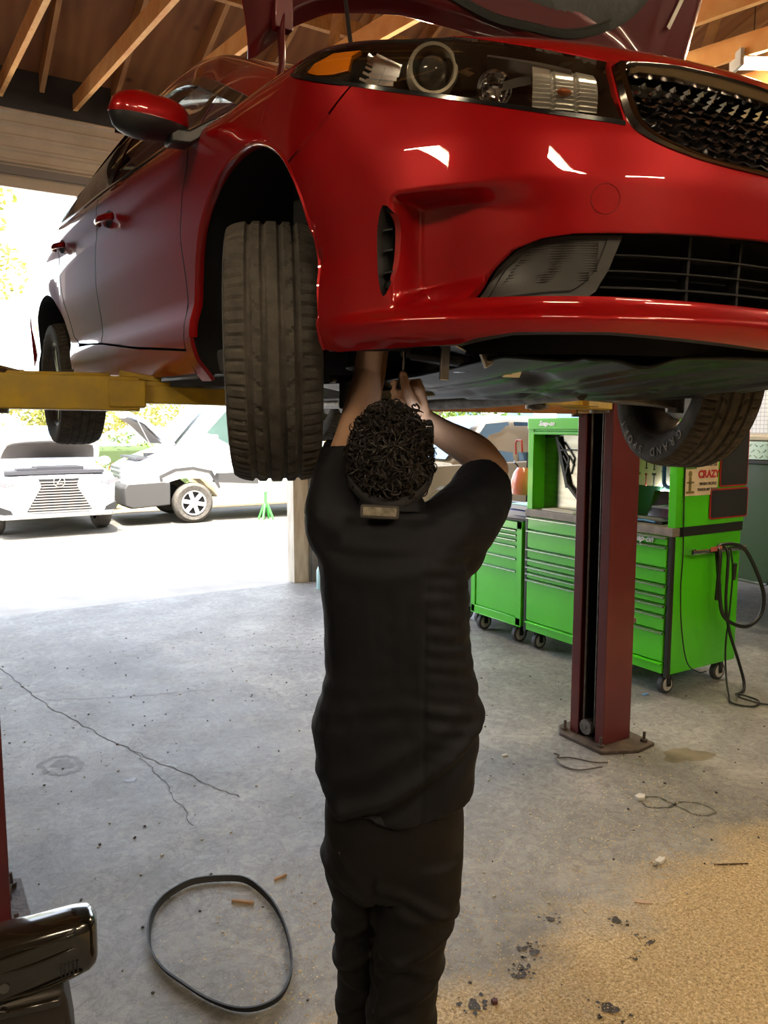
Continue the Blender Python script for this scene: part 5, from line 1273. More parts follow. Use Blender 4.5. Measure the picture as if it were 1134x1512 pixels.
mb.loft([[(x-.05,y,z) for x,z in pr] if abs(y)>.9 else [(x,y,z) for x,z in pr] for y in(-.95,-.80,.80,.95)]); obj('van_bumper',mb,mat('trim_grey',(.035,.034,.033),.5),vn,bevel=.02)
for z in(.82,.90,.98): obj('van_grille',MB().box((1.17,0,z),(.03,.9,.05)),mat('van_grille_dark',(.12,.13,.14),.3,.5),vn)
mb=MB(); mb.prism([(.50,.60),(.55,.82),(.30,.93),(0,.95),(-.30,.88),(-.46,.60),(-.50,.62),(-.34,.93),(0,1.01),(.34,.98),(.60,.86),(.56,.60)],.88,.945,'Y'); obj('wheel_arch_trim',mb,mat('trim_grey',(.035,.034,.033),.5),vn)
mb=MB(); mb.loft([[(.30,y,1.40) for y in(-.8,0,.8)],[(.70,y,1.80) for y in(-.76,0,.76)],[(1.02,y,1.98) for y in(-.6,0,.6)]],closed=False,cap=False); o=obj('van_hood',mb,WHITE,vn); o.modifiers.new('s','SOLIDIFY').thickness=.05
mb=MB(); mb.loft([[(.42,y,1.44) for y in(-.6,0,.6)],[(.74,y,1.77) for y in(-.6,0,.6)],[(.98,y,1.90) for y in(-.45,0,.45)]],closed=False,cap=False); mb.xf(M.Translation((.03,0,-.03))); obj('hood_liner',mb,mat('liner_taupe',(.06,.05,.043),.8),vn)
mb=MB(); mb.bb((.45,-.75,1.14),(.95,.75,1.18)); mb.box((.6,.3,1.2),(.2,.3,.08)); obj('van_engine_bay',mb,mat('bay_dark',(.03,.03,.035),.5),vn)
mb=MB(); mb.beam((.30,.90,1.42),(.62,.88,1.20),.02,.03); mb.beam((.62,.86,1.20),(.95,.80,1.92),.015,.015); obj('hood_strut',mb,RIMC,vn)
mb=MB(); mb.box((-.35,1.05,1.40),(.14,.20,.34)); obj('van_mirror',mb,WHITE,vn,bevel=.03)
mb=MB(); mb.box((.9,0,2.48),(.4,1.2,.1)) if False else mb.box((-1.0,0,2.46),(.5,1.3,.12)); obj('roof_fairing',mb,WHITE,vn,bevel=.03)
for s in(-1,1): road_wheel(vn,0,s*.83,.36,.24,RIMC,s); road_wheel(vn,-3.6,s*.83,.36,.24,RIMC,s)
# ---- printed panel on the van side ----
def banner_mat():
    m,nt,b=new_mat('banner_teal'); N=nt.nodes; L=nt.links; tc=N.new('ShaderNodeTexCoord'); n=N.new('ShaderNodeTexNoise'); mp=N.new('ShaderNodeMapping'); mp.inputs['Scale'].default_value=(1,1,4); L.new(tc.outputs['Object'],mp.inputs[0]); L.new(mp.outputs[0],n.inputs[0]); n.inputs['Scale'].default_value=1.6; n.inputs['Detail'].default_value=5
    r=N.new('ShaderNodeValToRGB'); r.color_ramp.elements[0].position=.42; r.color_ramp.elements[0].color=(.03,.22,.26,1); r.color_ramp.elements[1].position=.56; r.color_ramp.elements[1].color=(.45,.62,.62,1); L.new(n.outputs[0],r.inputs[0]); L.new(r.outputs[0],b.inputs['Base Color']); return m
pnl=obj('side_graphic',MB().bb((-2.52,.985,.62),(-1.50,1.0,2.35)),mat('banner_white',(.60,.64,.62),.5),vn)
obj('graphic_print',MB().bb((-2.46,.995,1.22),(-1.54,1.008,2.30)),banner_mat(),pnl)
obj('graphic_stripe',MB().bb((-2.4,.995,1.14),(-1.6,1.008,1.18)),mat('banner_blue',(.02,.06,.3)),pnl); obj('graphic_stripe',MB().bb((-2.4,.995,.76),(-1.65,1.008,.785)),mat('banner_blue',(.02,.06,.3)),pnl)
obj('graphic_frame',MB().bb((-2.60,.985,.55),(-2.53,1.02,2.45)),mat('frame_tan',(.25,.18,.08),.6),vn)
sg_=obj('side_sign',MB().bb((-1.66,1.0,.70),(-1.44,1.03,1.0)),mat('sign_frame',(.10,.09,.06),.5),vn); obj('sign_face',MB().bb((-1.63,1.03,.74),(-1.47,1.037,.96)),mat('sign_white',(.5,.5,.47),.5),sg_)
obj('red_marker_light',MB().cyl((-3.05,1.0,.98),(-3.05,1.02,.98),.03,14),mat('lamp_red',(.6,.05,.02),.3),vn)
js=thing('jack_stand','green jack stand on the ground under the side of the white van','jack stand',(5.66,13.45,-.008))
mb=MB()
for k in range(4):
    a=PI/4+k*PI/2; mb.beam((math.cos(a)*.15,math.sin(a)*.15,0),(math.cos(a)*.03,math.sin(a)*.03,.30),.03,.03)
mb.cyl((0,0,.24),(0,0,.50),.03,12); obj('stand_frame',mb,mat('jack_green',(.06,.45,.06),.4),js); obj('stand_saddle',MB().box((0,0,.51),(.10,.06,.025)),mat('jack_green',(.06,.45,.06),.4),js)
# ---- gold pickup outside the second bay ----
GOLD=mat('gold_car_paint',(.42,.33,.21),.3,.35,.8)
pk=thing('pickup','gold double-cab pickup outside, seen between the mechanic\'s arm and the toolboxes','pickup',(6.45,9.62,0),(0,0,PI))
prof=[(-4.4,.5),(-4.4,1.15),(-2.2,1.18),(-1.9,1.22),(.75,1.18),(.95,1.05),(.98,.55),(.45,.55),(.38,.78),(.2,.90),(-.15,.90),(-.34,.78),(-.42,.5),(-2.9,.5),(-3.0,.78),(-3.2,.9),(-3.5,.9),(-3.7,.78),(-3.8,.5)]
mb=MB(); rr=[[(x,y,z) for x,z in prof] for y in(-.90,-.86,.86,.90)]; mb.loft(rr); obj('pickup_body',mb,GOLD,pk,smooth=30,bevel=.02)
obj('pickup_cab',shell([(-2.35,1.1,1.18,1.75,.84,.84,.70),(-2.15,1.1,1.18,1.86,.85,.85,.70),(-1.1,1.1,1.18,1.88,.85,.85,.70),(-.75,1.1,1.18,1.82,.85,.85,.68),(-.05,1.1,1.18,1.22,.85,.85,.78)]),GOLD,pk,smooth=40)
PG=mat('pickup_glass',(.10,.20,.30),.04,.4,1.)
mb=MB(); mb.loft([[(-.70,y,1.80) for y in(-.60,0,.60)],[(-.02,y,1.24) for y in(-.76,0,.76)]],closed=False,cap=False); mb.xf(M.Translation((.035,0,.03))); obj('pickup_windshield',mb,PG,pk)
for s in(-1,1):
    mb=MB(); mb.loft([[(-.18,s*.865,1.22),(-.72,s*.735,1.76)],[(-1.15,s*.865,1.22),(-1.15,s*.725,1.79)]],closed=False,cap=False); obj('front_side_window',mb,PG,pk)
    mb=MB(); mb.loft([[(-1.25,s*.865,1.22),(-1.25,s*.725,1.79)],[(-2.1,s*.865,1.22),(-2.05,s*.725,1.78)]],closed=False,cap=False); obj('rear_side_window',mb,PG,pk)
    road_wheel(pk,0.02,s*.78,.37,.24,RIMC,s); road_wheel(pk,-3.35,s*.78,.37,.24,RIMC,s)
    obj('pickup_headlamp',MB().box((.93,s*.66,1.0),(.10,.34,.17)),mat('lamp_grey',(.25,.25,.27)),pk,bevel=.03)
    obj('pickup_mirror',MB().box((-.30,s*1.0,1.32),(.12,.18,.22)),BLK,pk,bevel=.03)
obj('pickup_grille',MB().box((.97,0,.92),(.05,.95,.30)),BLKG,pk,bevel=.02); obj('pickup_bumper',MB().box((1.0,0,.60),(.16,1.75,.22)),CHROME,pk,bevel=.04)
# ---- dark green truck inside, right edge ----
DG=mat('sage_green_paint',(.075,.10,.082),.33,.3,.7)
gt=thing('pickup','dark green pickup bed with a diamond plate tool box, parked inside at the right edge','pickup',(5.9,1.2,0))
prof=[(0,.62),(.0,1.38),(.02,1.44),(5.4,1.44),(5.4,.55),(2.65,.44),(2.5,.44),(2.4,.7),(2.15,.90),(1.8,.96),(1.4,.90),(1.15,.7),(1.05,.48),(0,.52)]
mb=MB(); rr=[[(x,y,z) for y,z in prof] for x in(.04,0,1.85,1.9)]; rr[0]=[(.05 if z<.7 else .03,y,z) for y,z in prof]
obj('truck_bed',mb.loft(rr),DG,gt,smooth=30,bevel=.03)
obj('side_moulding',MB().bb((-.012,2.9,.70),(.0,5.3,.725)),CHROME,gt); obj('side_moulding',MB().bb((-.012,2.9,.74),(.0,5.3,.75)),CHROME,gt)
obj('bed_rail',MB().bb((-.01,.1,1.43),(.10,5.3,1.46)),BLK,gt,bevel=.006)
mb=MB(); mb.bb((.03,1.0,1.46),(1.8,4.2,1.62)); dp=obj('tool_chest',mb,mat('diamond_plate',(.50,.58,.50),.25,.9),gt,bevel=.008)
mb=MB()
for i in range(60):
    for j in range(3): mb.box((.026,1.05+.052*i+(.026 if j%2 else 0),1.49+.045*j),(.006,.030,.008),M.Rotation(.6 if (i+j)%2 else -.6,3,'X'))
obj('diamond_tread',mb,mat('diamond_plate',(.50,.58,.50)),dp)
obj('tonneau_cover',MB().bb((.02,1.0,1.62),(1.85,5.2,1.66)),mat('cover_beige',(.50,.46,.38),.7),gt,bevel=.01)
road_wheel(gt,.18,2.5,.38,.0,RIMC,1) if False else obj('wheel',MB().lathe([(.1,-.1),(.33,-.12),(.38,-.08),(.38,.08),(.33,.12),(.1,.1)],32,'X',(.22,1.78,.38)),RUBBER,gt)
obj('truck_cab',MB().bb((.05,-2.6,.5),(1.85,.1,1.5)).bb((.15,-1.9,1.5),(1.75,-.1,2.0)),DG,gt,bevel=.08)
# =================== planting and buildings across the yard ===================
def leaf_mat(n,c1,c2):
    m,nt,b=new_mat(n); N=nt.nodes; L=nt.links; tc=N.new('ShaderNodeTexCoord'); no=N.new('ShaderNodeTexNoise'); no.inputs['Scale'].default_value=3; L.new(tc.outputs['Object'],no.inputs[0]); r=N.new('ShaderNodeValToRGB'); r.color_ramp.elements[0].position=.35; r.color_ramp.elements[1].position=.65; r.color_ramp.elements[0].color=(*c1,1); r.color_ramp.elements[1].color=(*c2,1); L.new(no.outputs[0],r.inputs[0]); L.new(r.outputs[0],b.inputs['Base Color']); b.inputs['Roughness'].default_value=.6
    b.inputs['Transmission Weight'].default_value=0; return m
LG1=leaf_mat('leaf_green',(.06,.14,.02),(.20,.32,.05)); LG2=leaf_mat('leaf_yellow',(.22,.26,.04),(.50,.48,.14)); LG3=leaf_mat('leaf_dark',(.03,.07,.015),(.09,.15,.03))
def leaves(blobs,n,s,seed):
    r=random.Random(seed); mb=MB(); tot=sum(b[3]*b[4]*b[5] for b in blobs)
    for b in blobs:
        k=int(n*b[3]*b[4]*b[5]/tot)
        for _ in range(k):
            while True:
                p=V((r.uniform(-1,1),r.uniform(-1,1),r.uniform(-1,1)))
                if .25<p.length<1: break
            if mnoise.noise(V((p.x*b[3],p.y*b[4],p.z*b[5]))*1.7+V((seed,0,0)))<-.12: continue
            c=V((b[0]+p.x*b[3],b[1]+p.y*b[4],b[2]+p.z*b[5])); a=V((r.gauss(0,1),r.gauss(0,1),r.gauss(0,.6))).normalized()*s*r.uniform(.6,1.3); d=a.cross(V((r.gauss(0,1),r.gauss(0,1),r.gauss(0,1)))).normalized()*s*.5
            mb.add([c-a,c+d,c+a,c-d],[(0,1,2,3)])
    return mb
def tree(label,x,y,h,blobs,n,s,m,seed,tr_=.14,group=None,cat='tree',name='tree'):
    t=thing(name,label,cat,(x,y,0),(0,0,0),group)
    obj('foliage',leaves(blobs,n,s,seed),m,t,smooth=0,recalc=False)
    mb=MB(); mb.tube(catmull([(0,0,0),(.05*h*.3,0,h*.35),(-.03*h,0.02,h*.7)],5),[tr_]*6+[tr_*.6]*5,10)
    for b in blobs[:4]: mb.tube([(0,0,h*.45),(b[0]*.7,b[1]*.7,b[2])],[tr_*.4,tr_*.12],7)
    obj('trunk',mb,mat('bark',(.16,.12,.09),.9,var=.3),t); return t
hg=thing('hedge','green leafy hedge behind the white van and suv','hedge',(4.3,18.6,0))
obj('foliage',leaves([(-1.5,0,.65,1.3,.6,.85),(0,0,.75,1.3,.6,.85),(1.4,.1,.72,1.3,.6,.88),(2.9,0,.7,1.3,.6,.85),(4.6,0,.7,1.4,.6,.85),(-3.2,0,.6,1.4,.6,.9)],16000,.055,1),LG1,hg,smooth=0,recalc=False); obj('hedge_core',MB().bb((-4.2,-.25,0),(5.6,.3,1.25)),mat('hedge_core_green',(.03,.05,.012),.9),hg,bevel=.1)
fb=thing('flower_bush','small bush with red flowers between the suv and the van','bush',(3.5,16.7,0))
obj('foliage',leaves([(0,0,.45,.35,.3,.45)],900,.05,4),LG1,fb,smooth=0,recalc=False); obj('red_flowers',leaves([(0.1,-.1,.6,.28,.25,.40)],140,.05,5),mat('petal_red',(.75,.03,.06),.5),fb,smooth=0,recalc=False); obj('stem',MB().cyl((0,0,0),(0,0,.5),.02),LG3,fb)
tree('bushy yellow green tree rising behind the hedge and the van hood',4.2,22.0,3.9,[(0,0,2.4,1.6,1.0,.9),(1.6,.2,2.5,1.3,1,.85),(-1.5,0,2.2,1.2,1,.7)],9000,.08,LG2,21)
tree('sunlit tree above the white van roof',10.4,22.4,4.6,[(0,0,3.0,1.8,1.1,1.1),(-1.6,0,2.6,1.2,1,.9),(1.8,0,2.9,1.3,1,.9)],8000,.09,LG2,22)
tree('tall thin-leaved tree standing in the glare left of the red sedan',1.75,21.0,8.6,[(-.4,0,6.6,1.0,.9,1.1),(.3,.3,5.4,.8,.8,.8),(-1.0,0,4.6,.9,.8,.9),(.6,0,7.6,.7,.7,.7)],2300,.11,LG2,23,.12)
tree('low yellow bushy tree at the far left, level with the lift arm',-1.3,21.5,3.8,[(0,0,3.0,1.5,1,1.3),(-1.2,0,2.6,1.2,1,1.1),(1.1,0,2.4,1.0,.8,.7)],8000,.09,LG2,24)
tree('dark green tree farther right behind the gold pickup',13.5,19.0,4.6,[(0,0,3.2,2.2,1.3,1.5),(-2.4,0,2.8,1.4,1,1.1),(2.2,0,3,1.6,1,1.2)],8000,.10,LG1,25)
hb2=thing('building','white house with small paned windows behind the suv','building',(0,0,0))
obj('house_wall',MB().bb((-.5,24.0,0),(2.3,27,2.9)),mat('house_white',(.85,.84,.80),.7),hb2); obj('house_roof',MB().prism([(-.8,2.9),(2.6,2.9),(.9,3.6)],23.7,27.3,'Y'),mat('roof_pale',(.6,.58,.54),.8),hb2)
for x in(.95,1.25,1.75):
    for z in(2.0,2.32): obj('house_window',MB().bb((x,23.97,z),(x+.20,24.0,z+.24)),mat('window_tan',(.30,.26,.20),.3),hb2)
for i,(x,z,w,h) in enumerate(((6.55,2.28,.75,.22),(6.1,2.62,.3,.3),(7.45,2.42,.25,.45),(6.9,1.98,1.1,.16))):
    sgn=thing('street_sign',['wide blue sign hanging over the hedge','small square blue sign above the wide one','narrow tall blue sign right of the wide one','low blue sign board below the other blue signs'][i],'sign',(x,19.6+.25*i,0))
    obj('sign_board',MB().box((0,0,z),(w,.04,h)),mat('sign_blue',(.10,.16,.50),.5),sgn); obj('sign_post',MB().cyl((0,.04,0),(0,.04,z+h/2),.03),RIMC,sgn)
bd=thing('building','long pale building beyond the yard on the right','building',(0,0,0))
obj('building_wall',MB().bb((8.5,24,0),(26,30,3.4)),mat('house_cream',(.70,.66,.56),.8),bd); obj('building_roof',MB().bb((8.2,23.7,3.4),(26.3,30.3,3.6)),mat('roof_pale',(.6,.58,.54)),bd)
for k in range(6): obj('building_window',MB().bb((9.6+2.7*k,23.97,1.2),(11.0+2.7*k,24,2.3)),PG,bd)
mb=MB(); mb.bb((-14,15.9,-.014),(14,23,.0)); structure('floor_verge',mb,mat('leaf_litter',(.22,.16,.08),.9,col2=(.40,.30,.16),vscale=9),smooth=0)
# =================== small things inside ===================
bl=thing('drive_belt','black rubber drive belt lying in a loop on the concrete floor','belt',(.78,2.36,0))
BLP=[(0.605,2.491),(0.649,2.632),(0.708,2.712),(0.776,2.753),(0.853,2.767),(0.959,2.723),(1.019,2.665),(1.045,2.529),(1.039,2.394),(1.005,2.246),(0.954,2.125),(0.884,2.047),(0.812,2.035),(0.750,2.067),(0.693,2.147),(0.645,2.261),(0.610,2.365)]
P=catmull([(x-.78,y-2.36,0) for x,y in BLP],5,True); mb=MB(); rr=[]
for i,p in enumerate(P):
    t=(P[(i+1)%len(P)]-P[i-1]).normalized(); s=V((-t.y,t.x,0)); tilt=.25+.25*math.sin(i*.11)
    up=V((0,0,1))+s*tilt; up.normalize(); o=s.cross(V((0,0,1))).cross(up) ; w=.022; th=.0028
    a=p+V((0,0,.003)); n=s
    rr.append([a-n*th,a+n*th,a+n*th+up*w,a-n*th+up*w])
rr.append(rr[0]); mb.loft(rr,cap=False); obj('belt_loop',mb,mat('belt_rubber',(.018,.018,.018),.6),bl,smooth=30)
mb=MB(); rr=[]
for i,p in enumerate(P):
    t=(P[(i+1)%len(P)]-P[i-1]).normalized(); s=V((-t.y,t.x,0)); tilt=.25+.25*math.sin(i*.11); up=(V((0,0,1))+s*tilt).normalized(); a=p+V((0,0,.003))
    rr.append([a-s*.0034+up*(.022*k/10)+(s*(.0012 if k%2 else 0)) for k in range(11)])
rr.append(rr[0]); mb.loft(rr,cap=False,closed=False); obj('belt_ribs',mb,mat('belt_rubber',(.018,.018,.018),.6),bl,smooth=0)
def chip(lab,x,y,pts,h,m,cat='debris',name='wood_stick',group=None,rot=0):
    mb=MB(); mb.prism(pts,0.001,h); return tag(obj(name,mb,m,loc=(x,y,0),rot=(0,0,rot),smooth=0,bevel=.001),lab,cat,group)
STK=mat('stick_tan',(.45,.27,.14),.7,var=.3)
chip('short tan stick lying inside the loop of the drive belt',.965,2.564,[(-.045,-.006),(.03,-.008),(.04,0),(.03,.006),(-.045,.007)],.010,STK,rot=-.7)
chip('tan wood chip on the floor just outside the drive belt loop',1.142,2.637,[(-.03,-.004),(.03,-.006),(.028,.006),(-.02,.007)],.009,STK,rot=.2)
WHT=mat('crumb_white',(.75,.72,.66),.8)
chip('crumpled white paper scrap on the edge of the sawdust',2.494,1.941,[(-.022,-.010),(.0,-.012),(.028,-.008),(.018,.006),(.022,.014),(-.008,.012),(-.02,.014),(-.028,.004)],.014,WHT,name='paper_scrap',rot=.2)
chip('small white crumb of foam on bare concrete by the dark figure-eight stain',2.849,2.346,[(-.025,-.01),(.0,-.022),(.03,-.005),(.02,.02),(-.02,.015)],.018,WHT,name='foam_crumb')
chip('flat pinkish cardboard bit lying in the sawdust above the wet spots',2.22,1.80,[(-.03,-.008),(.03,-.014),(.035,.0),(-.025,.012)],.004,mat('card_pink',(.55,.38,.26),.8),name='cardboard_scrap',rot=-.6)
chip('small dark red pebble by the lowest wet spot on the sawdust',1.43,1.69,[(-.010,-.007),(.004,-.010),(.011,.0),(.004,.009),(-.008,.007)],.014,mat('pebble_red',(.10,.02,.02),.4),name='pebble')
chip('light blue scrap on the floor beside the front caster of the wide green cabinet',4.02,3.30,[(-.03,-.01),(.02,-.014),(.03,.01),(-.02,.012)],.006,mat('scrap_blue',(.15,.35,.6),.6),name='plastic_scrap')
chip('small pale chip on the concrete left of the lift post',2.62,3.05,[(-.02,-.008),(.015,-.01),(.02,.008),(-.015,.008)],.008,WHT,name='pebble')
chip('dark twig lying on the sawdust at the right',2.72,1.78,[(-.07,-.004),(.07,-.002),(.07,.003),(-.07,.003)],.006,mat('twig',(.12,.07,.04),.8),name='twig',rot=-.5)
mb=MB(); mb.tube(catmull([(2.82,2.88,.006),(2.79,2.80,.006),(2.82,2.71,.008),(2.93,2.655,.02)],6),.006,6,flat=(1,.5)); tag(obj('metal_strip',mb,mat('strip_rust',(.10,.075,.06),.5,.4)),'thin curved dark metal strip lying in front of the lift base plate','debris')
mb=MB(); mb.tube(catmull([(2.86,2.93,.005),(2.87,2.90,.005),(2.84,2.88,.005),(2.90,2.84,.005),(2.96,2.74,.005),(3.02,2.70,.005)],6),.003,6); tag(obj('wire_piece',mb,mat('strip_rust',(.10,.075,.06))),'bit of thin bent wire on the floor against the lift base plate','debris')
rnd=random.Random(21)
GR=mat('grit_dark',(.06,.05,.045),.8); GL=mat('grit_pale',(.5,.46,.38),.8)
first=None
mb=MB(); mb2=MB()
for i in range(520):
    x,y=rnd.uniform(.3,4.6),rnd.uniform(1.6,6.5); s=rnd.uniform(.002,.006)
    t=mb if i%2 else mb2
    t.box((x,y,s*.4),(s*2,s*1.4,s),rnd.uniform(0,3))
tag(obj('floor_grit',mb,GR,smooth=0,recalc=False),'dark specks of grit scattered over the bare concrete','grit',kind='stuff'); tag(obj('floor_grit',mb2,GL,smooth=0,recalc=False),'pale specks of grit scattered over the bare concrete','grit',kind='stuff')
# bottle behind the mechanic near the door post
bt=thing('bottle','pale teal plastic bottle on the floor at the foot of the door post','bottle',(3.72,7.35,0)); obj('bottle_body',MB().lathe([(0,0),(.05,0),(.055,.01),(.055,.2),(.03,.26),(.018,.27),(.018,.30),(0,.30)],20),mat('bottle_teal',(.45,.68,.66),.3),bt); obj('bottle_cap',MB().cyl((0,0,.30),(0,0,.325),.02),mat('cap_white',(.8,.8,.8)),bt)
# glossy black machine at the near left
mc=thing('machine','glossy black moulded machine cover on a dark stand, at the lower left corner','machine',(.175,1.90,0),(0,0,math.radians(-10)))
BP=mat('glossy_moulded_black',(.013,.011,.007),.16,.0,1.,coatr=.06)
def msec(x,w,h,z):
    o=[]
    for k in range(28):
        t=2*PI*k/28; c,s=math.cos(t),math.sin(t); o.append((x,w*abs(c)**.55*(1 if c>0 else -1),z+h*abs(s)**.6*(1 if s>0 else -1)))
    return o
mb=MB(); mb.loft([msec(x,w,h,z) for x,w,h,z in((-.32,.055,.085,.475),(-.10,.060,.088,.487),(-.06,.062,.092,.492),(.02,.062,.083,.503),(.10,.060,.076,.516),(.135,.056,.070,.520),(.150,.046,.060,.521),(.157,.030,.045,.521))]); body=obj('machine_cover',mb,BP,mc,smooth=70)
for z,h,x0,x1 in((.555,.006,-.30,.10),(.520,.005,-.06,.11),(.530,.005,-.30,-.08),(.500,.005,-.30,-.08),(.455,.006,-.05,.12),(.562,.004,.0,.11),(.545,.004,-.3,-.09)):
    mb=MB(); mb.tube(catmull([(x0,-.058,z-.014+ (x0+.1)*.12),(x0*.5+x1*.5,-.0635,z-.004+((x0+x1)/2)*.12),(x1-.01,-.060,z+x1*.12),(x1,-.050,z+x1*.12)],6),.0035,8); obj('moulded_ridge',mb,BP,body,smooth=80)
mb=MB(); mb.cyl((-.045,-.066,.478),(-.045,-.056,.478),.011,16); obj('cover_screw',mb,mat('screw_grey',(.12,.12,.11),.4,.5),body)
for k in range(5): obj('vent_slot',MB().box((.075+.009*k,-.0615,.487),(.004,.004,.028)),BLKM,body)
mb=MB(); mb.loft([[(x,y,z) for x,y in((-.35,-.06),(a,-.06),(a,.06),(-.35,.06))] for z,a in((0,.10),(.30,.095),(.40,.085),(.44,.075))]); obj('machine_stand',mb,mat('stand_dark',(.03,.024,.018),.5,var=.3),mc,bevel=.012)
mb=MB(); mb.box((-.0,-.062,.415),(.14,.02,.02)); mb.cyl((-.05,-.075,.42),(-.05,-.05,.42),.012,12); obj('machine_latch',mb,BP,mc,bevel=.004)
# lights: one seen at the right edge, others along the bay behind and above the camera
fixture('bright twin fluorescent tubes hanging at the right edge of the picture, beyond the raised hood',5.05,2.9,3.98,rz=math.radians(60))
# =================== the mechanic ===================
PW=(.878,1.432,0)
man=thing('person','person in black short-sleeved shirt and trousers seen from behind, reaching up under the red car','person',PW,(0,0,math.radians(-31.5)))
def remesh(mb,vox,smooth=2,name='r'):
    me=bpy.data.meshes.new(name); me.from_pydata([tuple(v) for v in mb.v],[],mb.f); me.update()
    bm=bmesh.new(); bm.from_mesh(me); bmesh.ops.remove_doubles(bm,verts=bm.verts,dist=1e-5); bmesh.ops.recalc_face_normals(bm,faces=bm.faces); bm.to_mesh(me); bm.free()
    o=bpy.data.objects.new(name,me); COL.objects.link(o)
    m=o.modifiers.new('r','REMESH'); m.mode='VOXEL'; m.voxel_size=vox
    if smooth: s=o.modifiers.new('s','SMOOTH'); s.iterations=smooth; s.factor=.5
    dg=bpy.context.evaluated_depsgraph_get(); me2=bpy.data.meshes.new_from_object(o.evaluated_get(dg)); bpy.data.objects.remove(o); return me2
def mesh_obj(name,me,m,parent,smooth=True):
    me.name=name; me.materials.clear(); me.materials.append(m)
    for p in me.polygons: p.use_smooth=smooth
    o=bpy.data.objects.new(name,me); COL.objects.link(o); o.parent=parent; return o
def limb(mb,pts,rs,n=16,ends=True,flat=None):
    P=catmull(pts,6); R=[p.x for p in catmull([(r,0,0) for r in rs],6)]
    mb.tube(P,R,n,flat=flat)
    if ends: mb.sphere(P[0],R[0],12,8); mb.sphere(P[-1],R[-1],12,8)
    return mb
def oval(cx,cy,z,a,b,n=28,p=.85,tz=None):
    o=[]
    for k in range(n):
        t=2*PI*k/n; c,s=math.cos(t),math.sin(t)
        x=cx+a*abs(c)**p*(1 if c>0 else -1); y=cy+b*abs(s)**p*(1 if s>0 else -1); o.append((x,y,z+(tz(x,y) if tz else 0)))
    return o
RS,RE,RW,RH=V((.150,.02,1.535)),V((.262,.225,1.640)),V((.086,.150,1.768)),V((.058,.128,1.812))
LS,LE,LW=V((-.105,.01,1.57)),V((-.035,.19,1.865)),V((-.004,.20,2.09))
# ---- skin: one continuous body ----
mb=MB()
mb.loft([oval(.02,.0,z,a,b) for z,a,b in((.86,.12,.085),(.95,.13,.09),(1.1,.125,.09),(1.3,.125,.09),(1.42,.13,.09),(1.50,.12,.075),(1.545,.07,.055))])
limb(mb,[(.018,-.005,1.48),(.015,-.005,1.55),(.012,.01,1.62)],[.060,.053,.052])
limb(mb,[(.09,.0,1.50),RS,(RS+RE)/2+V((0,0,.004)),RE],[.05,.056,.052,.043]); limb(mb,[RE,RE.lerp(RW,.3)+V((.006,0,.008)),RE.lerp(RW,.7),RW,RH],[.043,.044,.034,.027,.028])
limb(mb,[(-.05,0,1.50),LS,(LS+LE)/2,LE],[.05,.052,.044,.038]); limb(mb,[LE,LE.lerp(LW,.35),LE.lerp(LW,.75),LW],[.038,.037,.030,.026])
limb(mb,[(-.055,.03,.88),(-.062,.09,.5),(-.060,.12,.09)],[.075,.048,.036]); limb(mb,[(.085,.0,.88),(.05,-.03,.5),(.025,-.04,.09)],[.08,.052,.038])
# right hand: palm, four fingers round the driver handle, thumb up
limb(mb,[RW,(.076,.138,1.795),(.070,.130,1.825)],[.026,.029,.026],flat=(1.0,.8))
for i,(z,dx) in enumerate(((1.846,0),(1.827,.003),(1.808,.002),(1.791,-.003))):
    limb(mb,[(.078+dx*.3,.128,z),(.076,.152,z+.001),(.056,.168,z+.001),(.032+dx,.160,z),(.022,.142,z-.001),(.026,.128,z-.002)],[.0105,.0100,.0092,.0090,.0082,.0075],10)
limb(mb,[(.070,.112,1.792),(.057,.098,1.812),(.048,.094,1.836),(.043,.100,1.862)],[.016,.0135,.0115,.0088],12)
# left hand inside the bay
limb(mb,[LW,LW+V((.006,-.005,.05)),LW+V((.01,-.01,.075))],[.026,.034,.032],flat=(1.1,.7))
for i in range(4):
    b=LW+V((-.020+.019*i,-.01,.085-.004*abs(i-1.5))); limb(mb,[b,b+V((0,-.004,.035)),b+V((0,-.025,.052)),b+V((0,-.043,.045))],[.0098,.009,.0085,.007],10)
limb(mb,[LW+V((.028,-.006,.03)),LW+V((.048,-.02,.055)),LW+V((.050,-.035,.078))],[.014,.0115,.009],10)
# head, tilted back
HC=V((.012,.012,1.668)); HR=M.Rotation(math.radians(24),4,'X')
hm=MB()
hm.sphere((0,-.006,.012),(.073,.092,.098),28,20)
hm.sphere((0,.030,-.035),(.056,.058,.075),20,14); hm.sphere((0,.058,-.088),(.030,.026,.020),14,10)
hm.tube([(0,.094,.012),(0,.104,-.012),(0,.112,-.028)],[.007,.010,.013],10); hm.sphere((0,.106,-.032),(.016,.012,.010),12,8)
hm.sphere((0,.086,.036),(.052,.014,.010),14,8)
hm.sphere((0,.087,-.060),(.022,.010,.006),12,8); hm.sphere((0,.085,-.071),(.018,.011,.006),12,8)
for s in(-1,1):
    hm.sphere((s*.043,.076,-.020),(.020,.016,.018),12,8)
    hm.sphere((s*.077,-.004,-.014),(.008,.018,.030),12,10); hm.sphere((s*.084,-.010,-.006),(.007,.016,.022),10,8)
T=M.Translation(HC)@HR
mb.join(hm,T)
SKIN=mat('skin',(.46,.27,.17),.5,0,0,var=.06,vscale=18,bump=.06,bscale=160)
body=mesh_obj('body',remesh(mb,.0036,3),SKIN,man)
EYE=mat('eye_white',(.8,.78,.74),.2)
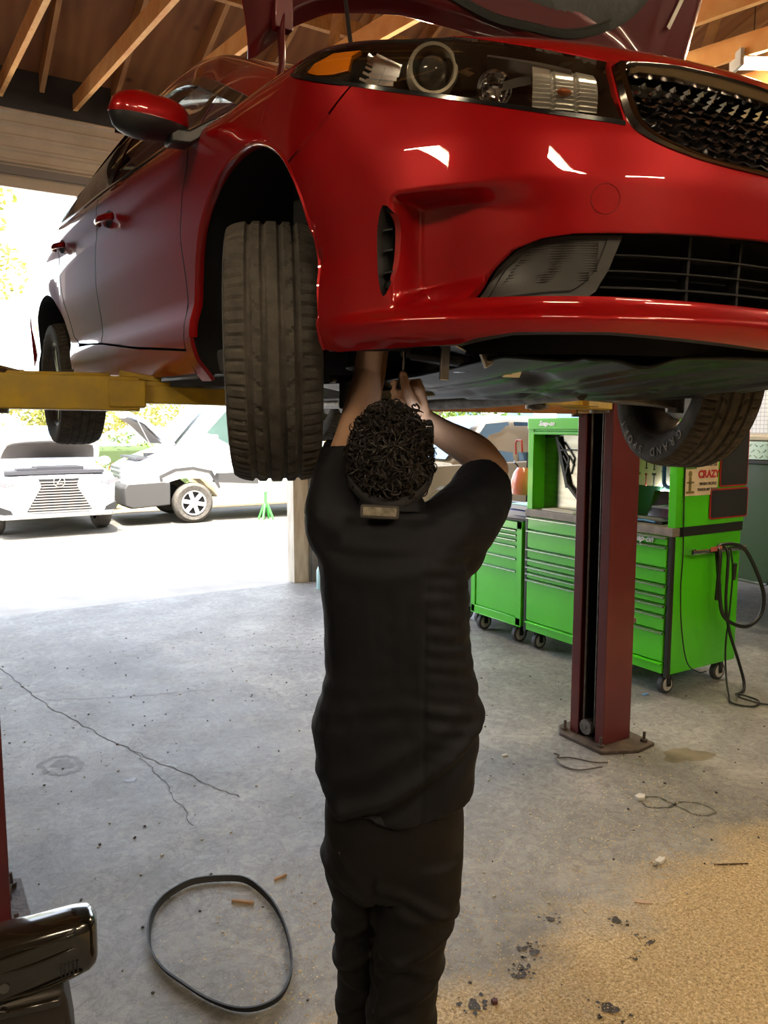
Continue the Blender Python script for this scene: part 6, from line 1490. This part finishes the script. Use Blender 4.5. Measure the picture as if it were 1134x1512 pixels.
for s in(-1,1): obj('eye',MB().sphere(T@V((s*.030,.082,.012)),.0125,14,10),EYE,body,smooth=80); obj('eyebrow',MB().tube([T@V((s*.014,.098,.032)),T@V((s*.030,.098,.038)),T@V((s*.048,.086,.034))],.0035,6),mat('hair_dark',(.012,.008,.006),.5),body)
obj('thumb_nail',MB().sphere((.0425,.0925,1.860),(.0060,.0025,.0075),10,8),mat('nail',(.60,.38,.28),.3),body)
# ---- hair ----
HAIR=mat('hair_dark',(.012,.008,.006),.5)
hb=MB(); n,m_=72,44; rings=[]
def hairR(d):
    # d: unit dir in head space; returns radius scale
    nz=mnoise.noise(d*5.2)*.10+mnoise.noise(d*12)*.06+mnoise.noise(d*26)*.035
    return 1+nz
for i in range(m_+1):
    t=-PI/2+PI*i/m_; ring=[]
    for j in range(n):
        a=2*PI*j/n; d=V((math.cos(t)*math.cos(a),math.cos(t)*math.sin(a),math.sin(t)))
        k=hairR(d); face=sst(.15,.62,d.y)*sst(.78,.25,d.z); low=sst(-.35,-.85,d.z)
        g=1-.30*face-.16*low
        p=V((d.x*.080,d.y*.098-.010,d.z*.106+.016))*k*g; ring.append(T@p)
    rings.append(ring)
hb.loft(rings)
rnd=random.Random(5)
for i in range(900):
    while True:
        d=V((rnd.gauss(0,1),rnd.gauss(0,1)-.35,rnd.gauss(0,1)+.25)).normalized()
        if not(d.y>.35 and d.z<.55) and d.z>-.75: break
    p=V((d.x*.079,d.y*.096-.010,d.z*.104+.016))*(hairR(d)*.985)
    tdir=d.cross(V((rnd.gauss(0,1),rnd.gauss(0,1),rnd.gauss(0,1)))).normalized(); b=d.cross(tdir)
    L=rnd.uniform(.012,.030); w=rnd.uniform(.004,.009); ph=rnd.uniform(0,6)
    if d.z>.55 and d.x>-.2: L*=1.25; w*=1.1
    pts=[]
    for k in range(9):
        s=k/8; pts.append(T@(p+tdir*L*(s-.3)+d*(w*(1.1+math.sin(ph+s*5.5)) + .004*s)+b*w*math.cos(ph+s*5.5)*1.2))
    hb.tube(pts,[.0022*(1-.5*k/8) for k in range(9)],5)
# bunch of curls on the crown
for i in range(70):
    c=V((.004+clamp(rnd.gauss(0,.024),-.045,.045),clamp(rnd.gauss(-.005,.024),-.05,.05),.118+rnd.uniform(-.012,.014))); ph=rnd.uniform(0,6); L=rnd.uniform(.012,.024); a=rnd.uniform(0,6.28); w=rnd.uniform(.003,.007)
    hb.tube([T@(c+V((math.cos(a)*L*k/8+w*math.cos(ph+k),math.sin(a)*L*k/8+w*math.sin(ph+k),w*math.sin(ph+k*.8)))) for k in range(9)],.0022,5)
obj('hair',hb,HAIR,man,smooth=60,recalc=False)
# ---- shirt ----
def hemz(x,y):
    u=(x-.028)/.19; return .032+.075*abs(u)**2.2
mb=MB()
S=[(.868,.030,.172,.130),(.93,.030,.176,.132),(1.00,.030,.184,.134),(1.075,.028,.190,.134),(1.145,.032,.178,.131),(1.207,.036,.164,.126),(1.30,.028,.160,.124),(1.391,.024,.162,.124),(1.45,.018,.160,.120),(1.50,.014,.156,.108),(1.54,.014,.140,.090),(1.565,.014,.100,.072),(1.578,.014,.066,.058)]
mb.loft([oval(cx,.0,z,a,b,40,.8,(lambda x,y,w=clamp((1.12-z)/.25):hemz(x,y)*w)) for z,cx,a,b in S])
LM=LS.lerp(LE,.42)
limb(mb,[(-.06,0,1.49),(-.105,.005,1.555),LM+V((-.006,0,-.015)),LM+V((-.004,0,.008))],[.085,.072,.064,.064],20,ends=False)
limb(mb,[(.06,0,1.47),(.145,.02,1.515),RS.lerp(RE,.45)+V((.010,-.004,-.014)),RS.lerp(RE,.66)+V((.004,-.006,-.006)),RS.lerp(RE,.76)+V((.004,-.006,-.004))],[.09,.085,.080,.074,.070],20,ends=False)
mb.sphere((.165,.03,1.47),(.062,.07,.065),16,12)
me=remesh(mb,.006,5)
me.update(); ns=[v.normal.copy() for v in me.vertices]
for v,nn in zip(me.vertices,ns):
    x,y,z=v.co; d=0
    back=clamp(-nn.y)
    # big drapes sweeping down from the right waist
    if z<1.22:
        k=clamp((1.22-z)/.15); q=(z-1.0)-(.55*(x-.02))-.9*(x-.02)**2
        d+=k*(.015*math.exp(-((q+.02)/.020)**2)-.010*math.exp(-((q+.06)/.02)**2)+.008*math.exp(-((q-.06)/.022)**2))
        d+=.007*k*math.sin(x*44+z*7)*clamp((1.1-z)/.2)
    if 1.05<z<1.25: d+=.0018*math.sin((z+.35*abs(x-.03)**1.3)*130)*clamp(1-abs(z-1.16)/.1)
    # fine crosswise gathers on the right back panel
    if x>.075 and 1.05<z<1.50: d+=.0016*math.sin((z+ .25*(x-.07))*190+2*mnoise.noise(V((x*9,z*9,0))))*clamp((x-.075)/.02)*clamp((.2-x)/.03+.3)
    # curved pull lines below the collar
    r=math.hypot(x-.01,(z-1.66)); 
    if 1.36<z<1.56: d+=.0022*math.sin(r*90+x*8)*clamp((z-1.36)/.1)
    # vertical seam
    d-=.003*math.exp(-((x-.083-.01*(z-1.2))/.004)**2)*(1 if z<1.47 else 0)
    d-=.002*math.exp(-((z-1.478-.06*abs(x-.02))/.004)**2)*back
    d+=.004*mnoise.noise(V((x*14,y*14,z*10)))+.0015*mnoise.noise(V((x*45,y*45,z*30)))
    v.co=v.co+nn*d
SHIRT=mat('black_work_shirt',(.0046,.0052,.0074),.65,0,0,spec=.2,bump=.1,bscale=900)
shirt=mesh_obj('shirt',me,SHIRT,man)
mb=MB(); c=V((.014,-.004,1.572)); rr=[]
for k in range(33):
    t=2*PI*k/32; p=c+V((.066*math.cos(t),.062*math.sin(t),.010-.012*math.sin(t))); o=V((math.cos(t),math.sin(t),0))
    rr.append([p-o*.004+V((0,0,-.02)),p-o*.008+V((0,0,.016)),p-o*.003+V((0,0,.022)),p+o*.010+V((0,0,-.002)),p+o*.016+V((0,0,-.022))])
mb.loft(rr,closed=False,cap=False); obj('shirt_collar',mb,SHIRT,shirt,smooth=70)
# ---- trousers ----
mb=MB()
mb.loft([oval(.022,.005,z,a,b,36,.85) for z,a,b in((.72,.150,.115),(.80,.158,.122),(.88,.158,.124),(.95,.152,.118),(1.0,.148,.112))])
def leg(pts):
    mb.loft([oval(x,y,z,a,b,24,.9) for x,y,z,a,b in pts])
leg([(.092,-.01,.80,.088,.105),(.082,-.015,.712,.092,.105),(.067,-.02,.63,.088,.098),(.052,-.025,.545,.078,.088),(.042,-.03,.45,.078,.084),(.030,-.035,.354,.074,.080),(.026,-.04,.24,.070,.076),(.024,-.04,.12,.070,.078),(.024,-.04,.045,.072,.080)])
leg([(-.060,.03,.80,.080,.105),(-.062,.05,.712,.078,.10),(-.060,.07,.63,.062,.092),(-.062,.085,.545,.060,.085),(-.060,.10,.45,.058,.080),(-.058,.11,.354,.056,.076),(-.058,.12,.24,.060,.072),(-.058,.12,.12,.062,.074),(-.058,.12,.045,.064,.076)])
me=remesh(mb,.007,4); me.update(); ns=[v.normal.copy() for v in me.vertices]
for v,nn in zip(me.vertices,ns):
    x,y,z=v.co
    d=.004*mnoise.noise(V((x*12,y*12,z*8)))
    if z<.86:
        cx=.06 if x>-.02 else -.06
        for zc,sl,am in ((.735,-.5,.009),(.60,.6,.008),(.575,-.4,.006),(.50,.5,.008),(.43,-.5,.007),(.38,.7,.007),(.30,-.4,.009),(.20,.3,.009),(.12,-.3,.010)):
            q=z-zc-sl*(x-cx)+1.5*(x-cx)**2; d+=am*math.exp(-(q/.013)**2)-.5*am*math.exp(-((q+.024)/.014)**2)
    d-=.008*math.exp(-((x+.026)/.010)**2)*clamp((.84-z)/.1)*clamp(-nn.y+.2)
    d+=.010*math.exp(-((z-.69-((x-.09)/.09)**2*.03)/.02)**2)*clamp(-nn.y)*(1 if x>0 else .4)
    v.co=v.co+nn*d
TRO=mat('black_work_trousers',(.0055,.005,.0046),.7,spec=.2,bump=.1,bscale=900)
mesh_obj('trousers',me,TRO,man)
mb=MB(); mb.tube([(.022+.153*math.cos(t),.005+.119*math.sin(t),.955) for t in [2*PI*k/40 for k in range(41)]],.004,6,flat=(1,5)); obj('belt',mb,mat('leather_black',(.015,.012,.010),.4),man)
for nm,x,y in(('shoe',.026,.0),('shoe',-.058,.155)):
    mb=MB(); mb.loft([[(x+w*c_,y+yy,z0+h*(s_ if s_>0 else 0)) for c_,s_ in [(math.cos(2*PI*k/20),math.sin(2*PI*k/20)) for k in range(20)]] for yy,w,h,z0 in((-.115,.022,.05,.02),(-.10,.036,.085,.02),(-.04,.040,.10,.02),(.04,.044,.075,.02),(.12,.048,.055,.02),(.165,.038,.04,.02),(.18,.018,.02,.02))]); s=obj(nm,mb,mat('shoe_black',(.02,.018,.016),.5),man,smooth=70)
    mb=MB(); mb.prism([(x+.052*math.cos(t)*(1 if math.sin(t)<0 else 1),y+.03+.155*math.sin(t)) for t in [2*PI*k/28 for k in range(28)]],0,.024); obj('shoe_sole',mb,mat('sole_dark',(.03,.028,.025),.8),s)
# ---- head torch ----
hlp=thing('head_torch','black head torch on the mechanic\'s curly hair with coiled cable and rear battery pack','head torch',PW,(0,0,math.radians(-31.5)))
mb=MB(); rr=[]
for k in range(49):
    t=2*PI*k/48; p=T@V((.096*math.cos(t),-.006+.114*math.sin(t),-.030+.075*(math.sin(t)*.5+.5)-.018)); q=p+V((0,0,.022)); rr.append([p,q])
mb.loft(rr,closed=False,cap=False); o=obj('head_strap',mb,mat('strap_black',(.015,.015,.017),.8),hlp); o.modifiers.new('s','SOLIDIFY').thickness=.003
mb=MB(); mb.prism(rrect(.080,.028,.006,3),-.012,.012,'Y'); mb.xf(M.Translation((-.009,-.100,1.572))@M.Rotation(math.radians(-12),4,'X')@M.Rotation(math.radians(3),4,'Y')); bpk=obj('battery_pack',mb,mat('pack_black',(.05,.045,.04),.3),hlp,bevel=.002)
mb=MB(); mb.prism(rrect(.068,.017,.003,3),-.014,-.0118,'Y'); mb.xf(M.Translation((-.009,-.100,1.572))@M.Rotation(math.radians(-12),4,'X')@M.Rotation(math.radians(3),4,'Y')); obj('pack_label',mb,mat('label_silver',(.42,.38,.30),.3,.8,col2=(.15,.13,.10),vscale=60),bpk)
mb=MB(); mb.box((.087,.03,1.727),(.040,.06,.060),M.Rotation(.2,3,'X')); lh=obj('lamp_housing',mb,mat('housing_black',(.015,.016,.018),.25,coat=.5),hlp,bevel=.006)
obj('lamp_led',MB().box((.087,.064,1.738),(.028,.008,.034),M.Rotation(.2,3,'X')),mat('led_cool',(1,1,1),emit=(.8,.9,1),es=14),lh)
mb=MB(); mb.tube([(.103+.006*math.cos(k*.9),-.005+.006*math.sin(k*.9),1.700-.0006*k) for k in range(70)],.0016,5); obj('coiled_cable',mb,BLKG,hlp)
# ---- screwdriver ----
sd=thing('screwdriver','black handled screwdriver with a bright steel shaft held up in the mechanic\'s right fist','screwdriver',(PW[0],PW[1],0),(0,0,math.radians(-31.5)))
obj('driver_handle',MB().lathe([(0,1.745),(.010,1.746),(.0145,1.755),(.0145,1.79),(.012,1.82),(.0135,1.85),(.009,1.868),(.006,1.874),(0,1.874)],18,'Z',(.044,.132,0)),mat('handle_black',(.015,.015,.015),.3,coat=.4),sd)
obj('driver_shaft',MB().cyl((.044,.132,1.87),(.052,.135,1.985),.0036,10),CHROME,sd)
# =================== light ===================
EXPO=0.7
for i,(x,y,z,rz,lab) in enumerate(((-.5,-2.3,4.0,.5,'ceiling tubes behind the camera, nearest the red car'),(2.3,-2.0,4.0,1.3,'ceiling tubes ahead of the car nose, in front of the bay'),(-2.2,.8,3.9,0,'ceiling tubes over the next bay to the left'),(1.4,-3.6,3.9,1.57,'ceiling tubes by the front wall'),(4.6,-.6,3.9,0,'ceiling tubes over the right-hand bay'),(3.15,4.5,3.98,0,'added ceiling tubes hidden above the red car, brightening the lift post and toolboxes'),(6.4,3.2,3.95,0,'ceiling tubes above the dark green pickup'))):  # tubes over the lift post are added to brighten toolboxes and floor
    fixture(lab,x,y,z,rz,group=None)
def area(n,loc,size,e,col,rot):
    l=bpy.data.lights.new(n,'AREA'); l.shape='RECTANGLE'; l.size,l.size_y=size; l.energy=e; l.color=col
    o=bpy.data.objects.new(n,l); COL.objects.link(o); o.location=loc; o.rotation_euler=rot; return o
w=bpy.data.worlds.new('world'); SC.world=w; w.use_nodes=True; nt=w.node_tree
bg=nt.nodes['Background']; sk=nt.nodes.new('ShaderNodeTexSky'); sk.sky_type='NISHITA'; sk.sun_disc=False; sk.sun_elevation=math.radians(55); sk.sun_rotation=math.radians(200); sk.air_density=1.0; sk.dust_density=3; sk.ozone_density=1
hs=nt.nodes.new('ShaderNodeHueSaturation'); hs.inputs['Saturation'].default_value=.45; nt.links.new(sk.outputs[0],hs.inputs['Color']); nt.links.new(hs.outputs[0],bg.inputs[0]); bg.inputs[1].default_value=1.0
sun=bpy.data.lights.new('sun','SUN'); so=bpy.data.objects.new('sun',sun); COL.objects.link(so); sun.energy=17; sun.angle=.009; sun.color=(1,.93,.82)
so.rotation_euler=V((.28,.95,-2.3)).to_track_quat('-Z','Y').to_euler()
# ---------- camera ----------
cam=bpy.data.cameras.new('camera'); cob=bpy.data.objects.new('camera',cam); COL.objects.link(cob)
cob.location=(0,0,1.75); yaw=math.radians(31.5); pit=math.radians(-6.4)
cob.rotation_euler=(PI/2+pit,0,-yaw)
cam.sensor_fit='VERTICAL'; cam.sensor_height=24; cam.lens=24*1150/1512; cam.clip_start=.02; cam.clip_end=300
SC.camera=cob
vs=SC.view_settings; vs.view_transform='Standard'; vs.look='None'; vs.gamma=1; vs.use_curve_mapping=False; vs.exposure=EXPO
SC.cycles.use_denoising=True
try: SC.cycles.denoiser='OPENIMAGEDENOISE'
except Exception: pass
SC.cycles.max_bounces=8; SC.cycles.diffuse_bounces=4; SC.cycles.glossy_bounces=4; SC.cycles.transparent_max_bounces=12; SC.cycles.caustics_reflective=False; SC.cycles.caustics_refractive=False
SC.cycles.sample_clamp_indirect=6
